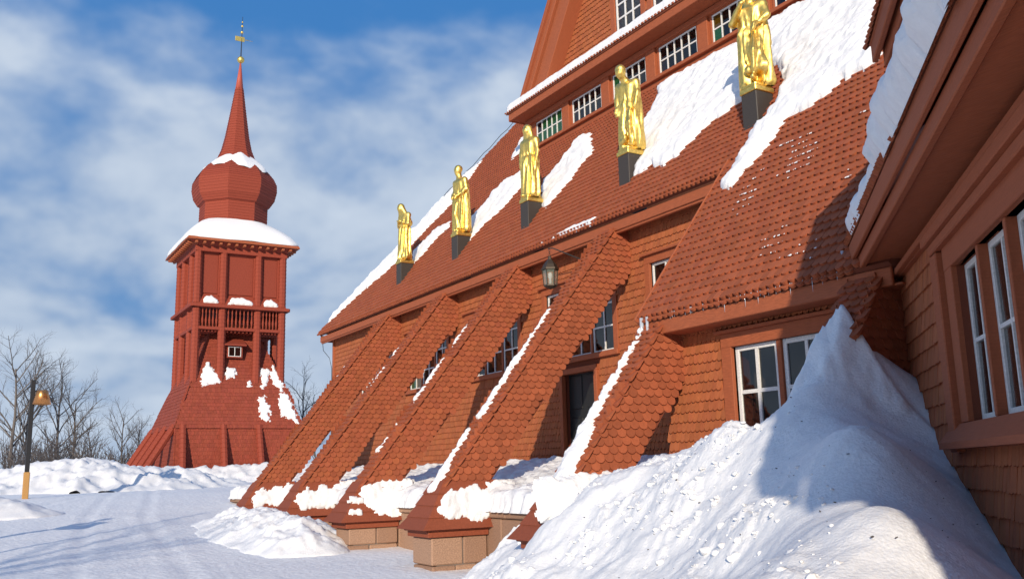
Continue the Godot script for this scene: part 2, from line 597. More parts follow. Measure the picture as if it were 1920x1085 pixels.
# ---------------------------------------------------------------- figures
func flesh(bones: Array, lo: Vector3, hi: Vector3, cell: float, k: float, fold: Callable) -> ArrayMesh:
	var nx = int((hi.x - lo.x) / cell) + 1
	var ny = int((hi.y - lo.y) / cell) + 1
	var nzz = int((hi.z - lo.z) / cell) + 1
	var f := PackedFloat32Array()
	f.resize(nx * ny * nzz)
	f.fill(.3)
	for bn in bones:
		var a: Vector3 = bn[0]
		var b: Vector3 = bn[1]
		var ra: float = bn[2]
		var rb: float = bn[3]
		var kk: float = bn[4] if bn.size() > 4 else k
		var R = max(ra, rb) + kk + cell * 2
		var l = ((a.min(b) - Vector3.ONE * R - lo) / cell).floor()
		var u = ((a.max(b) + Vector3.ONE * R - lo) / cell).ceil()
		var ab = b - a
		var ll = max(ab.length_squared(), 1e-8)
		for z in range(max(0, int(l.z)), min(nzz, int(u.z) + 1)):
			for y in range(max(0, int(l.y)), min(ny, int(u.y) + 1)):
				for x in range(max(0, int(l.x)), min(nx, int(u.x) + 1)):
					var p = lo + Vector3(x, y, z) * cell
					var t = clampf((p - a).dot(ab) / ll, 0, 1)
					var d = (p - a - ab * t).length() - lerpf(ra, rb, t)
					var i = (z * ny + y) * nx + x
					var o = f[i]
					var h = max(kk - abs(o - d), 0.0) / kk
					f[i] = min(o, d) - h * h * kk * .25
	for i in f.size():
		if abs(f[i]) < .06:
			var x = i % nx
			var y = (i / nx) % ny
			var z = i / (nx * ny)
			f[i] += fold.call(lo + Vector3(x, y, z) * cell)
	var st = tool(true)
	var id := PackedInt32Array()
	id.resize(f.size())
	id.fill(-1)
	var n := 0
	var off = [0, 1, nx, nx + 1, nx * ny, nx * ny + 1, nx * ny + nx, nx * ny + nx + 1]
	var edges = [[0, 1], [2, 3], [4, 5], [6, 7], [0, 2], [1, 3], [4, 6], [5, 7], [0, 4], [1, 5], [2, 6], [3, 7]]
	for z in nzz - 1:
		for y in ny - 1:
			for x in nx - 1:
				var i = (z * ny + y) * nx + x
				var neg := 0
				for q in 8:
					if f[i + off[q]] < 0: neg += 1
				if neg == 0 or neg == 8: continue
				var s := Vector3.ZERO
				var c := 0
				for e in edges:
					var fa = f[i + off[e[0]]]
					var fb = f[i + off[e[1]]]
					if (fa < 0) != (fb < 0):
						var t = fa / (fa - fb)
						s += Vector3(e[0] & 1, (e[0] >> 1) & 1, e[0] >> 2).lerp(Vector3(e[1] & 1, (e[1] >> 1) & 1, e[1] >> 2), t)
						c += 1
				id[i] = n
				n += 1
				st.add_vertex(lo + (Vector3(x, y, z) + s / c) * cell)
	var sy = nx
	var sz = nx * ny
	for z in range(1, nzz - 1):
		for y in range(1, ny - 1):
			for x in range(1, nx - 1):
				var i = z * sz + y * sy + x
				for ax in 3:
					var step = [1, sy, sz][ax]
					var p = [sy, sz, 1][ax]
					var q = [sz, 1, sy][ax]
					if (f[i] < 0) == (f[i + step] < 0): continue
					var v = [id[i], id[i - p], id[i - p - q], id[i - q]]
					if v.has(-1): continue
					var ord = [0, 2, 1, 0, 3, 2] if f[i] < 0 else [0, 1, 2, 0, 2, 3]
					for w in ord: st.add_index(v[w])
	return done(st)

func hand(b: Array, wrist: Vector3, dir: Vector3, side: Vector3):
	var palm = wrist + dir * .08
	b.append([wrist, palm, .03, .036, .03])
	for k in 4:
		var s = side * (.028 * (k - 1.5))
		var l = [.07, .085, .08, .062][k]
		b.append([palm + s, palm + s + dir * l + Vector3(0, -.01, -.015), .014, .011, .008])
	b.append([wrist + dir * .03 + side * .03, wrist + dir * .08 + side * .075, .015, .012, .01])

# the five gilded figures; y up from the plinth, +z is the way they face
func figure(kind: int) -> ArrayMesh:
	var b := []
	var bow = [.13, .02, .05, .16, .10][kind]
	var head = Vector3([0.0, -.02, .0, -.03, .02][kind], [1.76, 1.85, 1.81, 1.78, 1.80][kind], .04 + bow)
	var up = Vector3(0, 1, bow * 1.6).normalized()
	var fw = Vector3(0, -bow * 2.2, 1).normalized()
	# head: skull, face, jaw, nose, neck
	b.append([head, head + up * .07 - fw * .025, .102, .108])
	b.append([head + fw * .035 - up * .03, head + fw * .03 - up * .085, .072, .054])
	b.append([head + fw * .09 + up * .005, head + fw * .112 - up * .025, .014, .017, .012])
	b.append([head + fw * .085 + up * .04 + Vector3(-.045, 0, 0), head + fw * .085 + up * .04 + Vector3(.045, 0, 0), .022, .022, .015])
	b.append([head - up * .08 - fw * .02, Vector3(0, 1.55, .02), .075, .095])
	for s in [-1.0, 1.0]:
		b.append([head + Vector3(s * .09, -.01, -.01), head + Vector3(s * .092, .03, -.015), .018, .016, .01])
	# shoulders, chest, waist, hips
	b.append([Vector3(-.18, 1.52, 0), Vector3(.18, 1.52, 0), .1, .1])
	b.append([Vector3(-.08, 1.45, .02), Vector3(-.07, 1.12, .0), .135, .115])
	b.append([Vector3(.08, 1.45, .02), Vector3(.07, 1.12, .0), .135, .115])
	b.append([Vector3(-.07, 1.02, .0), Vector3(.07, 1.02, .0), .145, .145])
	var arms = []
	match kind:
		0: arms = [[Vector3(-.25, 1.2, .05), Vector3(-.06, 1.28, .2)], [Vector3(.25, 1.2, .05), Vector3(.06, 1.28, .2)]]
		1: arms = [[Vector3(-.27, 1.24, .0), Vector3(-.1, 1.05, .2)], [Vector3(.28, 1.22, .0), Vector3(.12, 1.02, .2)]]
		2: arms = [[Vector3(-.24, 1.22, .04), Vector3(-.2, .95, .12)], [Vector3(.25, 1.22, .0), Vector3(.22, .95, .06)]]
		3: arms = [[Vector3(-.25, 1.24, .02), Vector3(-.24, .96, .1)], [Vector3(.26, 1.24, .02), Vector3(.2, .92, .14)]]
		4: arms = [[Vector3(-.3, 1.28, .1), Vector3(-.1, 1.5, .22)], [Vector3(.29, 1.26, .06), Vector3(.14, 1.05, .24)]]
	for k in 2:
		var s = -1.0 if k == 0 else 1.0
		var sh = Vector3(s * .22, 1.52, 0)
		b.append([sh, arms[k][0], .08, .062])
		b.append([arms[k][0], arms[k][1], .062, .042])
		hand(b, arms[k][1], (arms[k][1] - arms[k][0]).normalized(), Vector3(-s, 0, 0))
	# hair and veil
	match kind:
		0:
			b.append([head + up * .05 - fw * .05, Vector3(0, 1.3, -.12), .1, .16, .06])
			for s in [-1.0, 1.0]: b.append([head + Vector3(s * .07, .02, -.02), Vector3(s * .17, 1.35, -.02), .06, .1, .05])
		1:
			b.append([head + up * .07, head + up * .05 - fw * .04, .09, .092])
			b.append([head + fw * .05 - up * .08, head + fw * .07 - up * .12, .04, .022])
		2:
			for s in [-1.0, 0.0, 1.0]: b.append([head + Vector3(s * .06, .05, -.04), Vector3(s * .13, 1.42, -.06 + abs(s) * .08), .07, .055, .04])
		3: b.append([head + up * .07 - fw * .02, head - fw * .05, .088, .085])
		4:
			b.append([head + up * .08, head + up * .02 - fw * .07, .09, .08])
			b.append([Vector3(.0, 1.5, -.1), Vector3(.1, .9, -.14), .1, .16, .06])
	# lower body: long robes for 0 and 2, legs in cloth for the others
	if kind == 0 or kind == 2:
		for s in [-1.0, 1.0]:
			b.append([Vector3(s * .07, 1.0, .0), Vector3(s * .12, .06, .0 + .03 * s), .16, .175])
		b.append([Vector3(0, .9, .03), Vector3(0, .06, .06), .14, .15])
		b.append([Vector3(-.07, .03, .16), Vector3(-.08, .03, .22), .045, .035])
	else:
		var kneel = [[Vector3(-.09, .52, .1), Vector3(-.1, .1, .02)], [Vector3(.1, .53, .06), Vector3(.11, .1, .08)]]
		if kind == 3: kneel = [[Vector3(-.09, .52, .03), Vector3(-.1, .1, -.02)], [Vector3(.1, .55, .17), Vector3(.1, .1, .1)]]
		if kind == 4: kneel = [[Vector3(-.12, .5, .06), Vector3(-.12, .1, .0)], [Vector3(.11, .58, .2), Vector3(.05, .14, .16)]]
		for k in 2:
			var s = -1.0 if k == 0 else 1.0
			b.append([Vector3(s * .08, .98, .0), kneel[k][0], .125, .082])
			b.append([kneel[k][0], kneel[k][1], .08, .05])
			b.append([kneel[k][1] + Vector3(0, -.05, 0), kneel[k][1] + Vector3(0, -.06, .13), .045, .035, .03])
		# cloak or skirt cloth hanging behind
		for s in [-1.0, 0.0, 1.0]:
			b.append([Vector3(s * .12, 1.4, -.08), Vector3(s * .16, .06, -.06), .11, .14, .07])
		if kind == 4:
			b.append([Vector3(-.1, 1.0, .08), Vector3(.16, .3, .12), .1, .13, .06])
			b.append([Vector3(.0, .28, .14), Vector3(.13, .3, .16), .09, .08, .05])
		if kind == 3:
			b.append([Vector3(-.06, .16, .14), Vector3(.0, .22, .17), .075, .06, .05])
			b.append([Vector3(.12, 1.1, -.02), Vector3(.17, .2, .0), .1, .12, .06])
		if kind == 1:
			b.append([Vector3(-.14, 1.0, .02), Vector3(-.17, .12, .02), .1, .11, .06])
	var ph = kind * 1.7
	var amp = [.019, .017, .02, .017, .022][kind]
	var fold = func(p: Vector3):
		if p.y > 1.45: return 0.0
		var t = atan2(p.x, p.z)
		var m = clampf((1.45 - p.y) * 2.5, 0, 1)
		return amp * m * (sin(t * 9.0 + ph + sin(p.y * 3.0 + ph) * 1.2) + .6 * sin(t * 15.0 - p.y * 4.0 + ph * 2.0)) + .008 * nz.get_noise_3d(p.x * 900 + kind * 99, p.y * 500, p.z * 900)
	return flesh(b, Vector3(-.5, -.06, -.36), Vector3(.5, 2.12, .5), .02, .045, fold)

func statue(at: Vector3, kind: int, label: String, size: float, turn: float):
	var t = thing("gilded_statue", label, "statue", at, 0, "gilded statues along the roof")
	var st = tool()
	# pedestal runs down into the roof slope
	bev(st, Vector3(0, -.62, 0), Vector3(.38, 1.24, .44), .012)
	obj("pedestal", done(st), M.pedestal, t)
	st = tool()
	bev(st, Vector3(0, .05, 0), Vector3(.42, .1, .48), .012)
	bev(st, Vector3(0, .135, 0), Vector3(.38, .075, .43), .02)
	obj("plinth", done(st), M.gold, t)
	var fg = obj("figure", figure(kind), M.gold, t)
	fg.position = Vector3(0, .17, 0)
	fg.scale = Vector3(size * 1.12, size, size * 1.0)
	fg.rotation.y = turn

# ---------------------------------------------------------------- bare trees
func grow(st, tw, r: RandomNumberGenerator, at: Vector3, dir: Vector3, len: float, rad: float, level: int, most: int):
	var pts = [at]
	var rads = [rad]
	var n = 5 if level == 0 else (4 if level < 3 else 3)
	var p = at
	var d = dir
	for k in n:
		d = (d + Vector3(r.randf_range(-1, 1), r.randf_range(-.5, .9), r.randf_range(-1, 1)) * (.09 if level == 0 else .2)).normalized()
		p += d * len / n
		pts.append(p)
		rads.append(rad * lerpf(1.0, .35 if level == 0 else .4, (k + 1.0) / n))
	tube(tw if level >= 2 else st, pts, rads, 7 if level == 0 else (5 if level == 1 else 3), false)
	if level >= most: return
	var kids = [12, 7, 6, 4][min(level, 3)]
	for k in kids:
		var f = lerpf(.28 if level == 0 else .25, 1.0, (k + r.randf()) / kids)
		var i = min(int(f * n), n - 1)
		var q = pts[i].lerp(pts[i + 1], f * n - i)
		var along = (pts[i + 1] - pts[i]).normalized()
		var side = along.cross(Vector3(r.randf_range(-1, 1), r.randf_range(-.3, .3), r.randf_range(-1, 1))).normalized()
		var nd = (along * r.randf_range(.5, 1.0) + side * r.randf_range(.55, .95) + Vector3.UP * .18).normalized()
		grow(st, tw, r, q, nd, len * r.randf_range(.36, .56) * (1.15 - f * .4), rad * lerpf(.5, .3, f), level + 1, most)

func tree(at: Vector3, h: float, sd: int, label: String, group: String, most := 3, bark = null, lean := Vector3.ZERO):
	var t = thing("bare_tree", label, "tree", at, 0, group)
	var r := RandomNumberGenerator.new()
	r.seed = sd
	var st = tool(true)
	var tw = tool(true)
	grow(st, tw, r, Vector3(0, -.3, 0), (Vector3.UP + lean).normalized(), h * .86, h * .015, 0, most)
	obj("trunk", done(st), M.bark if bark == null else bark, t)
	obj("crown", done(tw), M.twig, t)

# ---------------------------------------------------------------- mounds of cleared snow
func mound(called: String, label: String, ridge: Array, cell: float, lump: float, sd: int):
	var lo = Vector2(1e9, 1e9)
	var hi = -lo
	for p in ridge:
		lo = lo.min(Vector2(p[0] - p[3], p[2] - p[3]))
		hi = hi.max(Vector2(p[0] + p[3], p[2] + p[3]))
	var nx = int((hi.x - lo.x) / cell) + 2
	var ny = int((hi.y - lo.y) / cell) + 2
	var ys := PackedFloat32Array()
	ys.resize(nx * ny)
	for j in ny:
		for i in nx:
			var p = lo + Vector2(i, j) * cell
			var g = ground_y(p.x, p.y)
			var best := -1.0
			for k in ridge.size() - 1:
				var a = Vector2(ridge[k][0], ridge[k][2])
				var b = Vector2(ridge[k + 1][0], ridge[k + 1][2])
				var t = clampf((p - a).dot(b - a) / max((b - a).length_squared(), 1e-6), 0, 1)
				var d = p.distance_to(a.lerp(b, t)) / lerpf(ridge[k][3], ridge[k + 1][3], t)
				d += .28 * nz.get_noise_3d(p.x * 45, sd * 50.0, p.y * 45)
				best = max(best, (lerpf(ridge[k][1], ridge[k + 1][1], t) - g) * (1.0 - d * (1.0 if d > .25 else .7 + .3 * d * 4.0)))
			if best > 0:
				var rough = nz.get_noise_3d(p.x * 110, sd * 9.0, p.y * 110) + .6 * nz.get_noise_3d(p.x * 330, sd * 9.0, p.y * 330) + .35 * abs(nz.get_noise_3d(p.x * 900, sd * 9.0, p.y * 900))
				best += lump * rough * clampf(best * 3.0, 0, 1)
			ys[j * nx + i] = g + best if best > 0 else g - .12
	var st = tool(true)
	var id = {}
	var n := 0
	for j in ny - 1:
		for i in nx - 1:
			var k = [j * nx + i, j * nx + i + 1, (j + 1) * nx + i + 1, (j + 1) * nx + i]
			var any := false
			for q in k:
				if ys[q] > ground_y(lo.x + (q % nx) * cell, 0) - .05: any = true
			if not any: continue
			for q in k:
				if not id.has(q):
					id[q] = n
					n += 1
					st.add_vertex(Vector3(lo.x + (q % nx) * cell, ys[q], lo.y + (q / nx) * cell))
			for q in [k[0], k[1], k[2], k[0], k[2], k[3]]: st.add_index(id[q])
	tag(obj(called, done(st), M.snow), label, "snow")

# ---------------------------------------------------------------- church pieces
const STRUT_X := [-26.99, -23.06, -19.13, -15.2, -11.27]
const SW := .45

func strut(k: int, x: float, prof: Array, singles: int, label := ""):
	# prof in (z, y): outer top, wall top, wall foot, inner foot, outer foot
	var poly = PackedVector2Array()
	for p in prof: poly.append(Vector2(p[0], p[1]))
	var st = tool()
	prism(st, poly, Vector3(x - .02, 0, 0), Vector3(0, 0, 1), Vector3(0, 1, 0), Vector3(-SW + .04, 0, 0))
	var b = obj("buttress", done(st), M.backing, church)
	if label: b.set_meta("label", label)
	var side = PackedVector2Array()
	for p in prof: side.append(Vector2(-p[0], p[1]))
	shingles(b, "buttress_shingle", Vector3(x - .02, 0, 0), Vector3(0, 0, -1), Vector3.UP, Vector3.RIGHT, side, .165, .122, .055, .066, M.strut, singles)
	var other = PackedVector2Array()
	for p in prof: other.append(Vector2(p[0], p[1]))
	shingles(b, "buttress_shingle", Vector3(x - SW + .02, 0, 0), Vector3(0, 0, 1), Vector3.UP, Vector3.LEFT, other, .165, .122, .055, .066, M.strut)
	var foot = Vector3(x - SW * .5, prof[4][1], prof[4][0])
	var v = (Vector3(foot.x, prof[0][1], prof[0][0]) - foot)
	var L = v.length()
	v = v.normalized()
	shingles(b, "buttress_shingle", foot, Vector3.RIGHT, v, Vector3.RIGHT.cross(v), rect(-SW * .5, 0, SW * .5 + .01, L), .15, .122, .06, .06, M.strut)
	return b

func pier(b: Node, x: float, z0: float, z1: float, top: float):
	# granite blocks, then a moulded fascia and four flaring courses of boards
	var xm = x - SW * .5
	var g = ground_y(xm, 0) - .35
	var ys = [g, g + .42, top - .1]
	for j in 2:
		for i in 2:
			var st = tool()
			var za = z0 - .14
			var cut = lerpf(za, z1, .5 + (.06 if j else -.08))
			var a = za if i == 0 else cut
			var c = cut if i == 0 else z1
			bev(st, Vector3(xm + rng.randf_range(-.012, .012), (ys[j] + ys[j + 1]) * .5, (a + c) * .5), Vector3(.78, ys[j + 1] - ys[j] - .014, abs(a - c) - .014), .022)
			obj("stone_block", done(st), M.stone if (i + j) % 2 else M.stone2, b)
	var st = tool()
	box(st, Vector3(xm, (g + top) * .5 - .06, (z0 + z1) * .5), Vector3(.72, top - g - .14, abs(z0 - z1) - .5))
	obj("mortar", done(st), M.mortar, b)
	st = tool()
	bev(st, Vector3(xm, top - .05, (z0 + z1) * .5 - .03), Vector3(.88, .1, abs(z0 - z1) - .06), .01)
	bev(st, Vector3(xm, top + .025, (z0 + z1) * .5), Vector3(.94, .05, abs(z0 - z1)), .01)
	obj("cap_moulding", done(st), M.cap, b)
	for k in 4:
		var t0 = k / 4.0
		var t1 = (k + 1.0) / 4.0
		st = tool()
		var y0 = top + .05 + .8 * t0 - .015
		var y1 = top + .05 + .8 * t1 + .01
		var hx0 = lerpf(.53, .235, pow(t0, .8)) + .035
		var hx1 = lerpf(.53, .235, pow(t1, .8))
		var f0 = lerpf(z0 + .07, z0 - .46, pow(t0, .85)) + .035
		var f1 = lerpf(z0 + .07, z0 - .46, pow(t1, .85))
		var k0 = z1 - .3
		var A = [Vector3(xm - hx0, y0, f0), Vector3(xm + hx0, y0, f0), Vector3(xm + hx0, y0, k0), Vector3(xm - hx0, y0, k0)]
		var C = [Vector3(xm - hx1, y1, f1), Vector3(xm + hx1, y1, f1), Vector3(xm + hx1, y1, k0), Vector3(xm - hx1, y1, k0)]
		for q in 4:
			var r = (q + 1) % 4
			quad(st, C[q], C[r], A[r], A[q])
		quad(st, A[0], A[1], A[2], A[3])
		quad(st, C[3], C[2], C[1], C[0])
		obj("cap_course", done(st), tone(M.cap, [1, 2, 3, 2][k]), b)

func board(called: String, parent: Node, a: Vector3, b: Vector3, h: float, t: float, m: Material, up := Vector3.UP):
	# straight board from a to b, h high (along up), t thick
	var d = b - a
	var st = tool()
	var x = d.normalized()
	var z = x.cross(up).normalized()
	bev(st, (a + b) * .5, Vector3(d.length(), h, t), min(.01, t * .3), Basis(x, z.cross(x).normalized(), z))
	return obj(called, done(st), m, parent)

func roof_v(z: float) -> float: return (-11.6 - z) / CS
func roof_y(z: float) -> float: return 6.92 + SLOPE * (-11.6 - z)

func build_church():
	church = thing("church", "large red shingled wooden church with leaning buttresses and steep snowy roof", "church")
	var X = Vector3.RIGHT
	var Y = Vector3.UP
	var Z = Vector3.BACK
	# ---- main wall, with windows between the buttresses and a door
	var holes = []
	for c in [-29.1, -25.1, -21.15, -17.2, -13.25]: holes.append(Rect2(c - 1.32, 4.2, 2.64, 1.6))
	var door = Rect2(-17.84, 1.5, 1.24, 2.33)
	var mw = wall("main_wall", church, Vector3(0, 0, -12.1), X, Y, Z, Rect2(-33.06, .9, 21.6, 6.0), holes + [door], .3, M.backing)
	var big = []
	for h in holes: big.append(h.grow(.17))
	big.append(door.grow(.13))
	shingles(mw, "wall_shingle", Vector3(0, 0, -12.1), X, Y, Z, rect(-33.06, 1.74, -11.5, 6.72), .115, .15, .048, .04, M.wall, 0, big)
	var k := 0
	for h in holes:
		var tints = {}
		if k == 1: tints = {[0, 0, 0]: M.glass_green, [0, 1, 0]: M.glass_amber}
		if k == 2: tints = {[0, 0, 0]: M.glass_green}
		window(church, Vector3(0, 0, -12.1), X, Y, Z, h, 3, 2, 3, .16, {"tints": tints, "sash": .05, "bar": .035, "deep": .08})
		k += 1
	# door
	var st = tool()
	var dm = door.get_center()
	bev(st, Vector3(door.position.x - .06, dm.y, -12.06), Vector3(.12, door.size.y, .14), .008)
	bev(st, Vector3(door.end.x + .06, dm.y, -12.06), Vector3(.12, door.size.y, .14), .008)
	bev(st, Vector3(dm.x, door.end.y + .06, -12.056), Vector3(door.size.x + .24, .12, .14), .008)
	obj("door_frame", done(st), M.trim_dark, church)
	st = tool()
	box(st, Vector3(dm.x, dm.y, -12.22), Vector3(door.size.x, door.size.y, .05))
	var dr = obj("door", done(st), M.door, church)
	for q in [[-.3, -.2], [.3, -.2], [-.3, .75], [.3, .75]]:
		st = tool()
		bev(st, Vector3(dm.x + q[0], dm.y + q[1], -12.19), Vector3(.42, .75, .03), .012)
		obj("door_panel", done(st), M.door, dr)
	# corner board and end wall
	board("corner_board", church, Vector3(-33.04, 1.0, -12.08), Vector3(-33.04, 6.7, -12.08), .14, .14, M.trim, X)
	st = tool()
	box(st, Vector3(-32.9, 3.9, -20.2), Vector3(.3, 6.0, 15.9))
	obj("end_wall", done(st), M.wing, church)
	# water table
	board("water_table", church, Vector3(-33.0, 1.7, -12.02), Vector3(-11.5, 1.7, -12.02), .05, .2, M.trim_dark)
	# ---- main eave
	board("fascia", church, Vector3(-33.5, 6.69, -11.70), Vector3(-11.72, 6.69, -11.70), .2, .05, M.trim)
	board("fascia", church, Vector3(-33.48, 6.60, -11.75), Vector3(-11.72, 6.60, -11.75), .12, .08, M.trim)
	board("soffit", church, Vector3(-33.4, 6.70, -11.93), Vector3(-11.6, 6.70, -11.93), .03, .45, M.trim_dark)
	board("fascia", church, Vector3(-33.5, 6.73, -11.7), Vector3(-33.5, 6.73, -28), .24, .05, M.trim)
	# ---- the great roof, one plane that comes lower over the low bay
	var outline = PackedVector2Array([Vector2(-33.54, 0), Vector2(-11.75, 0), Vector2(-11.75, -3.6), Vector2(-7.0, -3.6), Vector2(-6.7, -3.0), Vector2(-5.4, 5.62), Vector2(-4.0, 9.5), Vector2(-9.35, 9.5), Vector2(-9.35, 5.5), Vector2(-23.72, 5.5), Vector2(-23.72, 16.3)])
	var O = Vector3(0, 6.92, -11.6)
	st = tool()
	prism(st, outline.duplicate(), O - SN * .01, X, SV, -SN * .12)
	var rf = obj("roof", done(st), M.backing, church)
	# most of the roof in courses; the near low part piece by piece
	var upper = PackedVector2Array([Vector2(-33.54, 0), Vector2(-11.75, 0), Vector2(-11.75, .2), Vector2(-6.9, .2), Vector2(-5.71, 5.62), Vector2(-4.0, 9.5), Vector2(-9.35, 9.5), Vector2(-9.35, 5.5), Vector2(-23.72, 5.5), Vector2(-23.72, 16.3)])
	shingles(rf, "roof_shingle", O, X, SV, SN, upper, .13, .177, .055, .065, M.roof)
	shingles(rf, "roof_shingle", O, X, SV, SN, PackedVector2Array([Vector2(-11.74, -3.6), Vector2(-7.4, -3.6), Vector2(-7.55, -3.0), Vector2(-6.85, .2), Vector2(-11.74, .2)]), .13, .177, .055, .065, M.roof, 300)
	# a doubled starter row along both eaves
	shingles(rf, "eave_tile", O - SN * .035, X, SV, SN, rect(-33.54, -.07, -11.7, .1), .13, .22, .05, .06, M.roof)
	shingles(rf, "eave_tile", O - SN * .04, X, SV, SN, rect(-11.74, -3.66, -7.5, -3.5), .13, .2, .04, .06, M.roof)
	# hidden far slope behind the hip
	var hip0 = Vector3(-33.54, 6.92, -11.6)
	var hip1 = hip0 + Vector3(1, SLOPE, -1) * 9.82
	st = tool()
	quad(st, hip1, hip0, Vector3(-33.54, 6.92, -30), Vector3(hip1.x, hip1.y, -30))
	quad(st, hip1, Vector3(hip1.x, hip1.y, -30), Vector3(-9, hip1.y, -30), Vector3(-9, hip1.y, hip1.z))
	obj("hip_slope", done(st), M.wing, church)
	st = tool()
	var wire = []
	for q in 24:
		wire.append(hip0 + Vector3(1, SLOPE, -1) * (3.6 + q * .16) + Vector3(-.05, .12 + .03 * sin(q * 2.1), .05))
	tube(st, wire, wire.map(func(_p): return .012), 4)
	obj("lightning_cable", done(st), M.iron, church)
	st = tool()
	tube(st, [Vector3(-33.45, 6.6, -11.75), Vector3(-33.5, 6.3, -11.8), Vector3(-33.25, 6.0, -11.95), Vector3(-33.12, 5.6, -12.0), Vector3(-33.1, 4.2, -12.0), Vector3(-33.1, 2, -12.0)], [.012, .012, .012, .012, .012, .012], 4)
	obj("lightning_cable", done(st), M.iron, church)
	# ---- low bay under the low eave
	var tw = Rect2(-10.18, 2.08, 1.78, 1.35)
	var bay = wall("bay_wall", church, Vector3(0, 0, -9.95), X, Y, Z, Rect2(-11.7, -.2, 5.3, 4.25), [tw], .3, M.backing)
	shingles(bay, "wall_shingle", Vector3(0, 0, -9.95), X, Y, Z, rect(-11.7, .6, -7.2, 3.8), .105, .148, .06, .052, M.wall, 170, [tw.grow(.23)])
	window(church, Vector3(0, 0, -9.95), X, Y, Z, tw, 2, 2, 2, .21, {"mullion": .09, "sash": .07, "bar": .055, "glass": M.glass_blue, "deep": .09})
	st = tool()
	prism(st, PackedVector2Array([Vector2(-9.98, -.2), Vector2(-9.98, 4.5), Vector2(-12.0, 7.2), Vector2(-12.0, -.2)]), Vector3(-11.7, 0, 0), Z, Y, Vector3(.16, 0, 0))
	obj("bay_side_wall", done(st), M.wall, church)
	board("fascia", church, Vector3(-11.7, 3.87, -9.5), Vector3(-7.0, 3.87, -9.5), .23, .05, M.trim)
	board("soffit", church, Vector3(-11.6, 3.77, -9.73), Vector3(-6.9, 3.77, -9.73), .03, .42, M.trim_dark)
	board("verge_board", church, Vector3(-11.76, roof_y(-9.43) - .06, -9.43), Vector3(-11.76, roof_y(-11.75) - .06, -11.75), .2, .04, M.trim, SN)
	# ---- buttresses on their granite piers
	var long_ = [[-11.63, 6.6], [-12.1, 6.6], [-12.1, 5.86], [-8.5, 1.42], [-7.6, 1.42]]
	for q in 4:
		var b = strut(q, STRUT_X[q], long_, [0, 0, 0, 170][q])
		pier(b, STRUT_X[q], -7.15, -8.4, .7)
	var b5 = strut(4, STRUT_X[4], [[-9.5, 3.9], [-9.95, 3.9], [-9.95, 3.15], [-8.65, 1.42], [-7.62, 1.42]], 130, "short buttress in front of the low bay")
	pier(b5, STRUT_X[4], -7.15, -8.4, .7)
	strut(5, -7.2, [[-9.5, 3.9], [-9.95, 3.9], [-9.95, 2.4], [-9.35, 2.4], [-8.95, 3.1]], 0, "buttress in the corner beside the wing, buried in snow")
	# ---- granite plinth of the terrace
	var px = -33.2
	while px < -11.0:
		var w = min(rng.randf_range(.75, 1.15), -10.9 - px)
		var g = ground_y(px, 0) - .3
		var s2 = tool()
		bev(s2, Vector3(px + w * .5, (g + .88) * .5, -8.62 + rng.randf_range(-.008, .008)), Vector3(w - .014, .88 - g - .012, .4), .02)
		obj("stone_block", done(s2), M.stone if rng.randf() < .5 else M.stone2, church)
		s2 = tool()
		bev(s2, Vector3(px + w * .5 + .2, .975, -8.6), Vector3(w - .012, .17, .44), .02)
		obj("coping_stone", done(s2), M.stone2 if rng.randf() < .5 else M.stone, church)
		px += w
	st = tool()
	prism(st, PackedVector2Array([Vector2(-8.72, -.3), Vector2(-8.72, 1.0), Vector2(-12.0, 1.6), Vector2(-12.0, -.3)]), Vector3(-33.1, 0, 0), Z, Y, Vector3(22.1, 0, 0))
	obj("terrace", done(st), M.mortar, church)
	build_clerestory()
	build_wing()

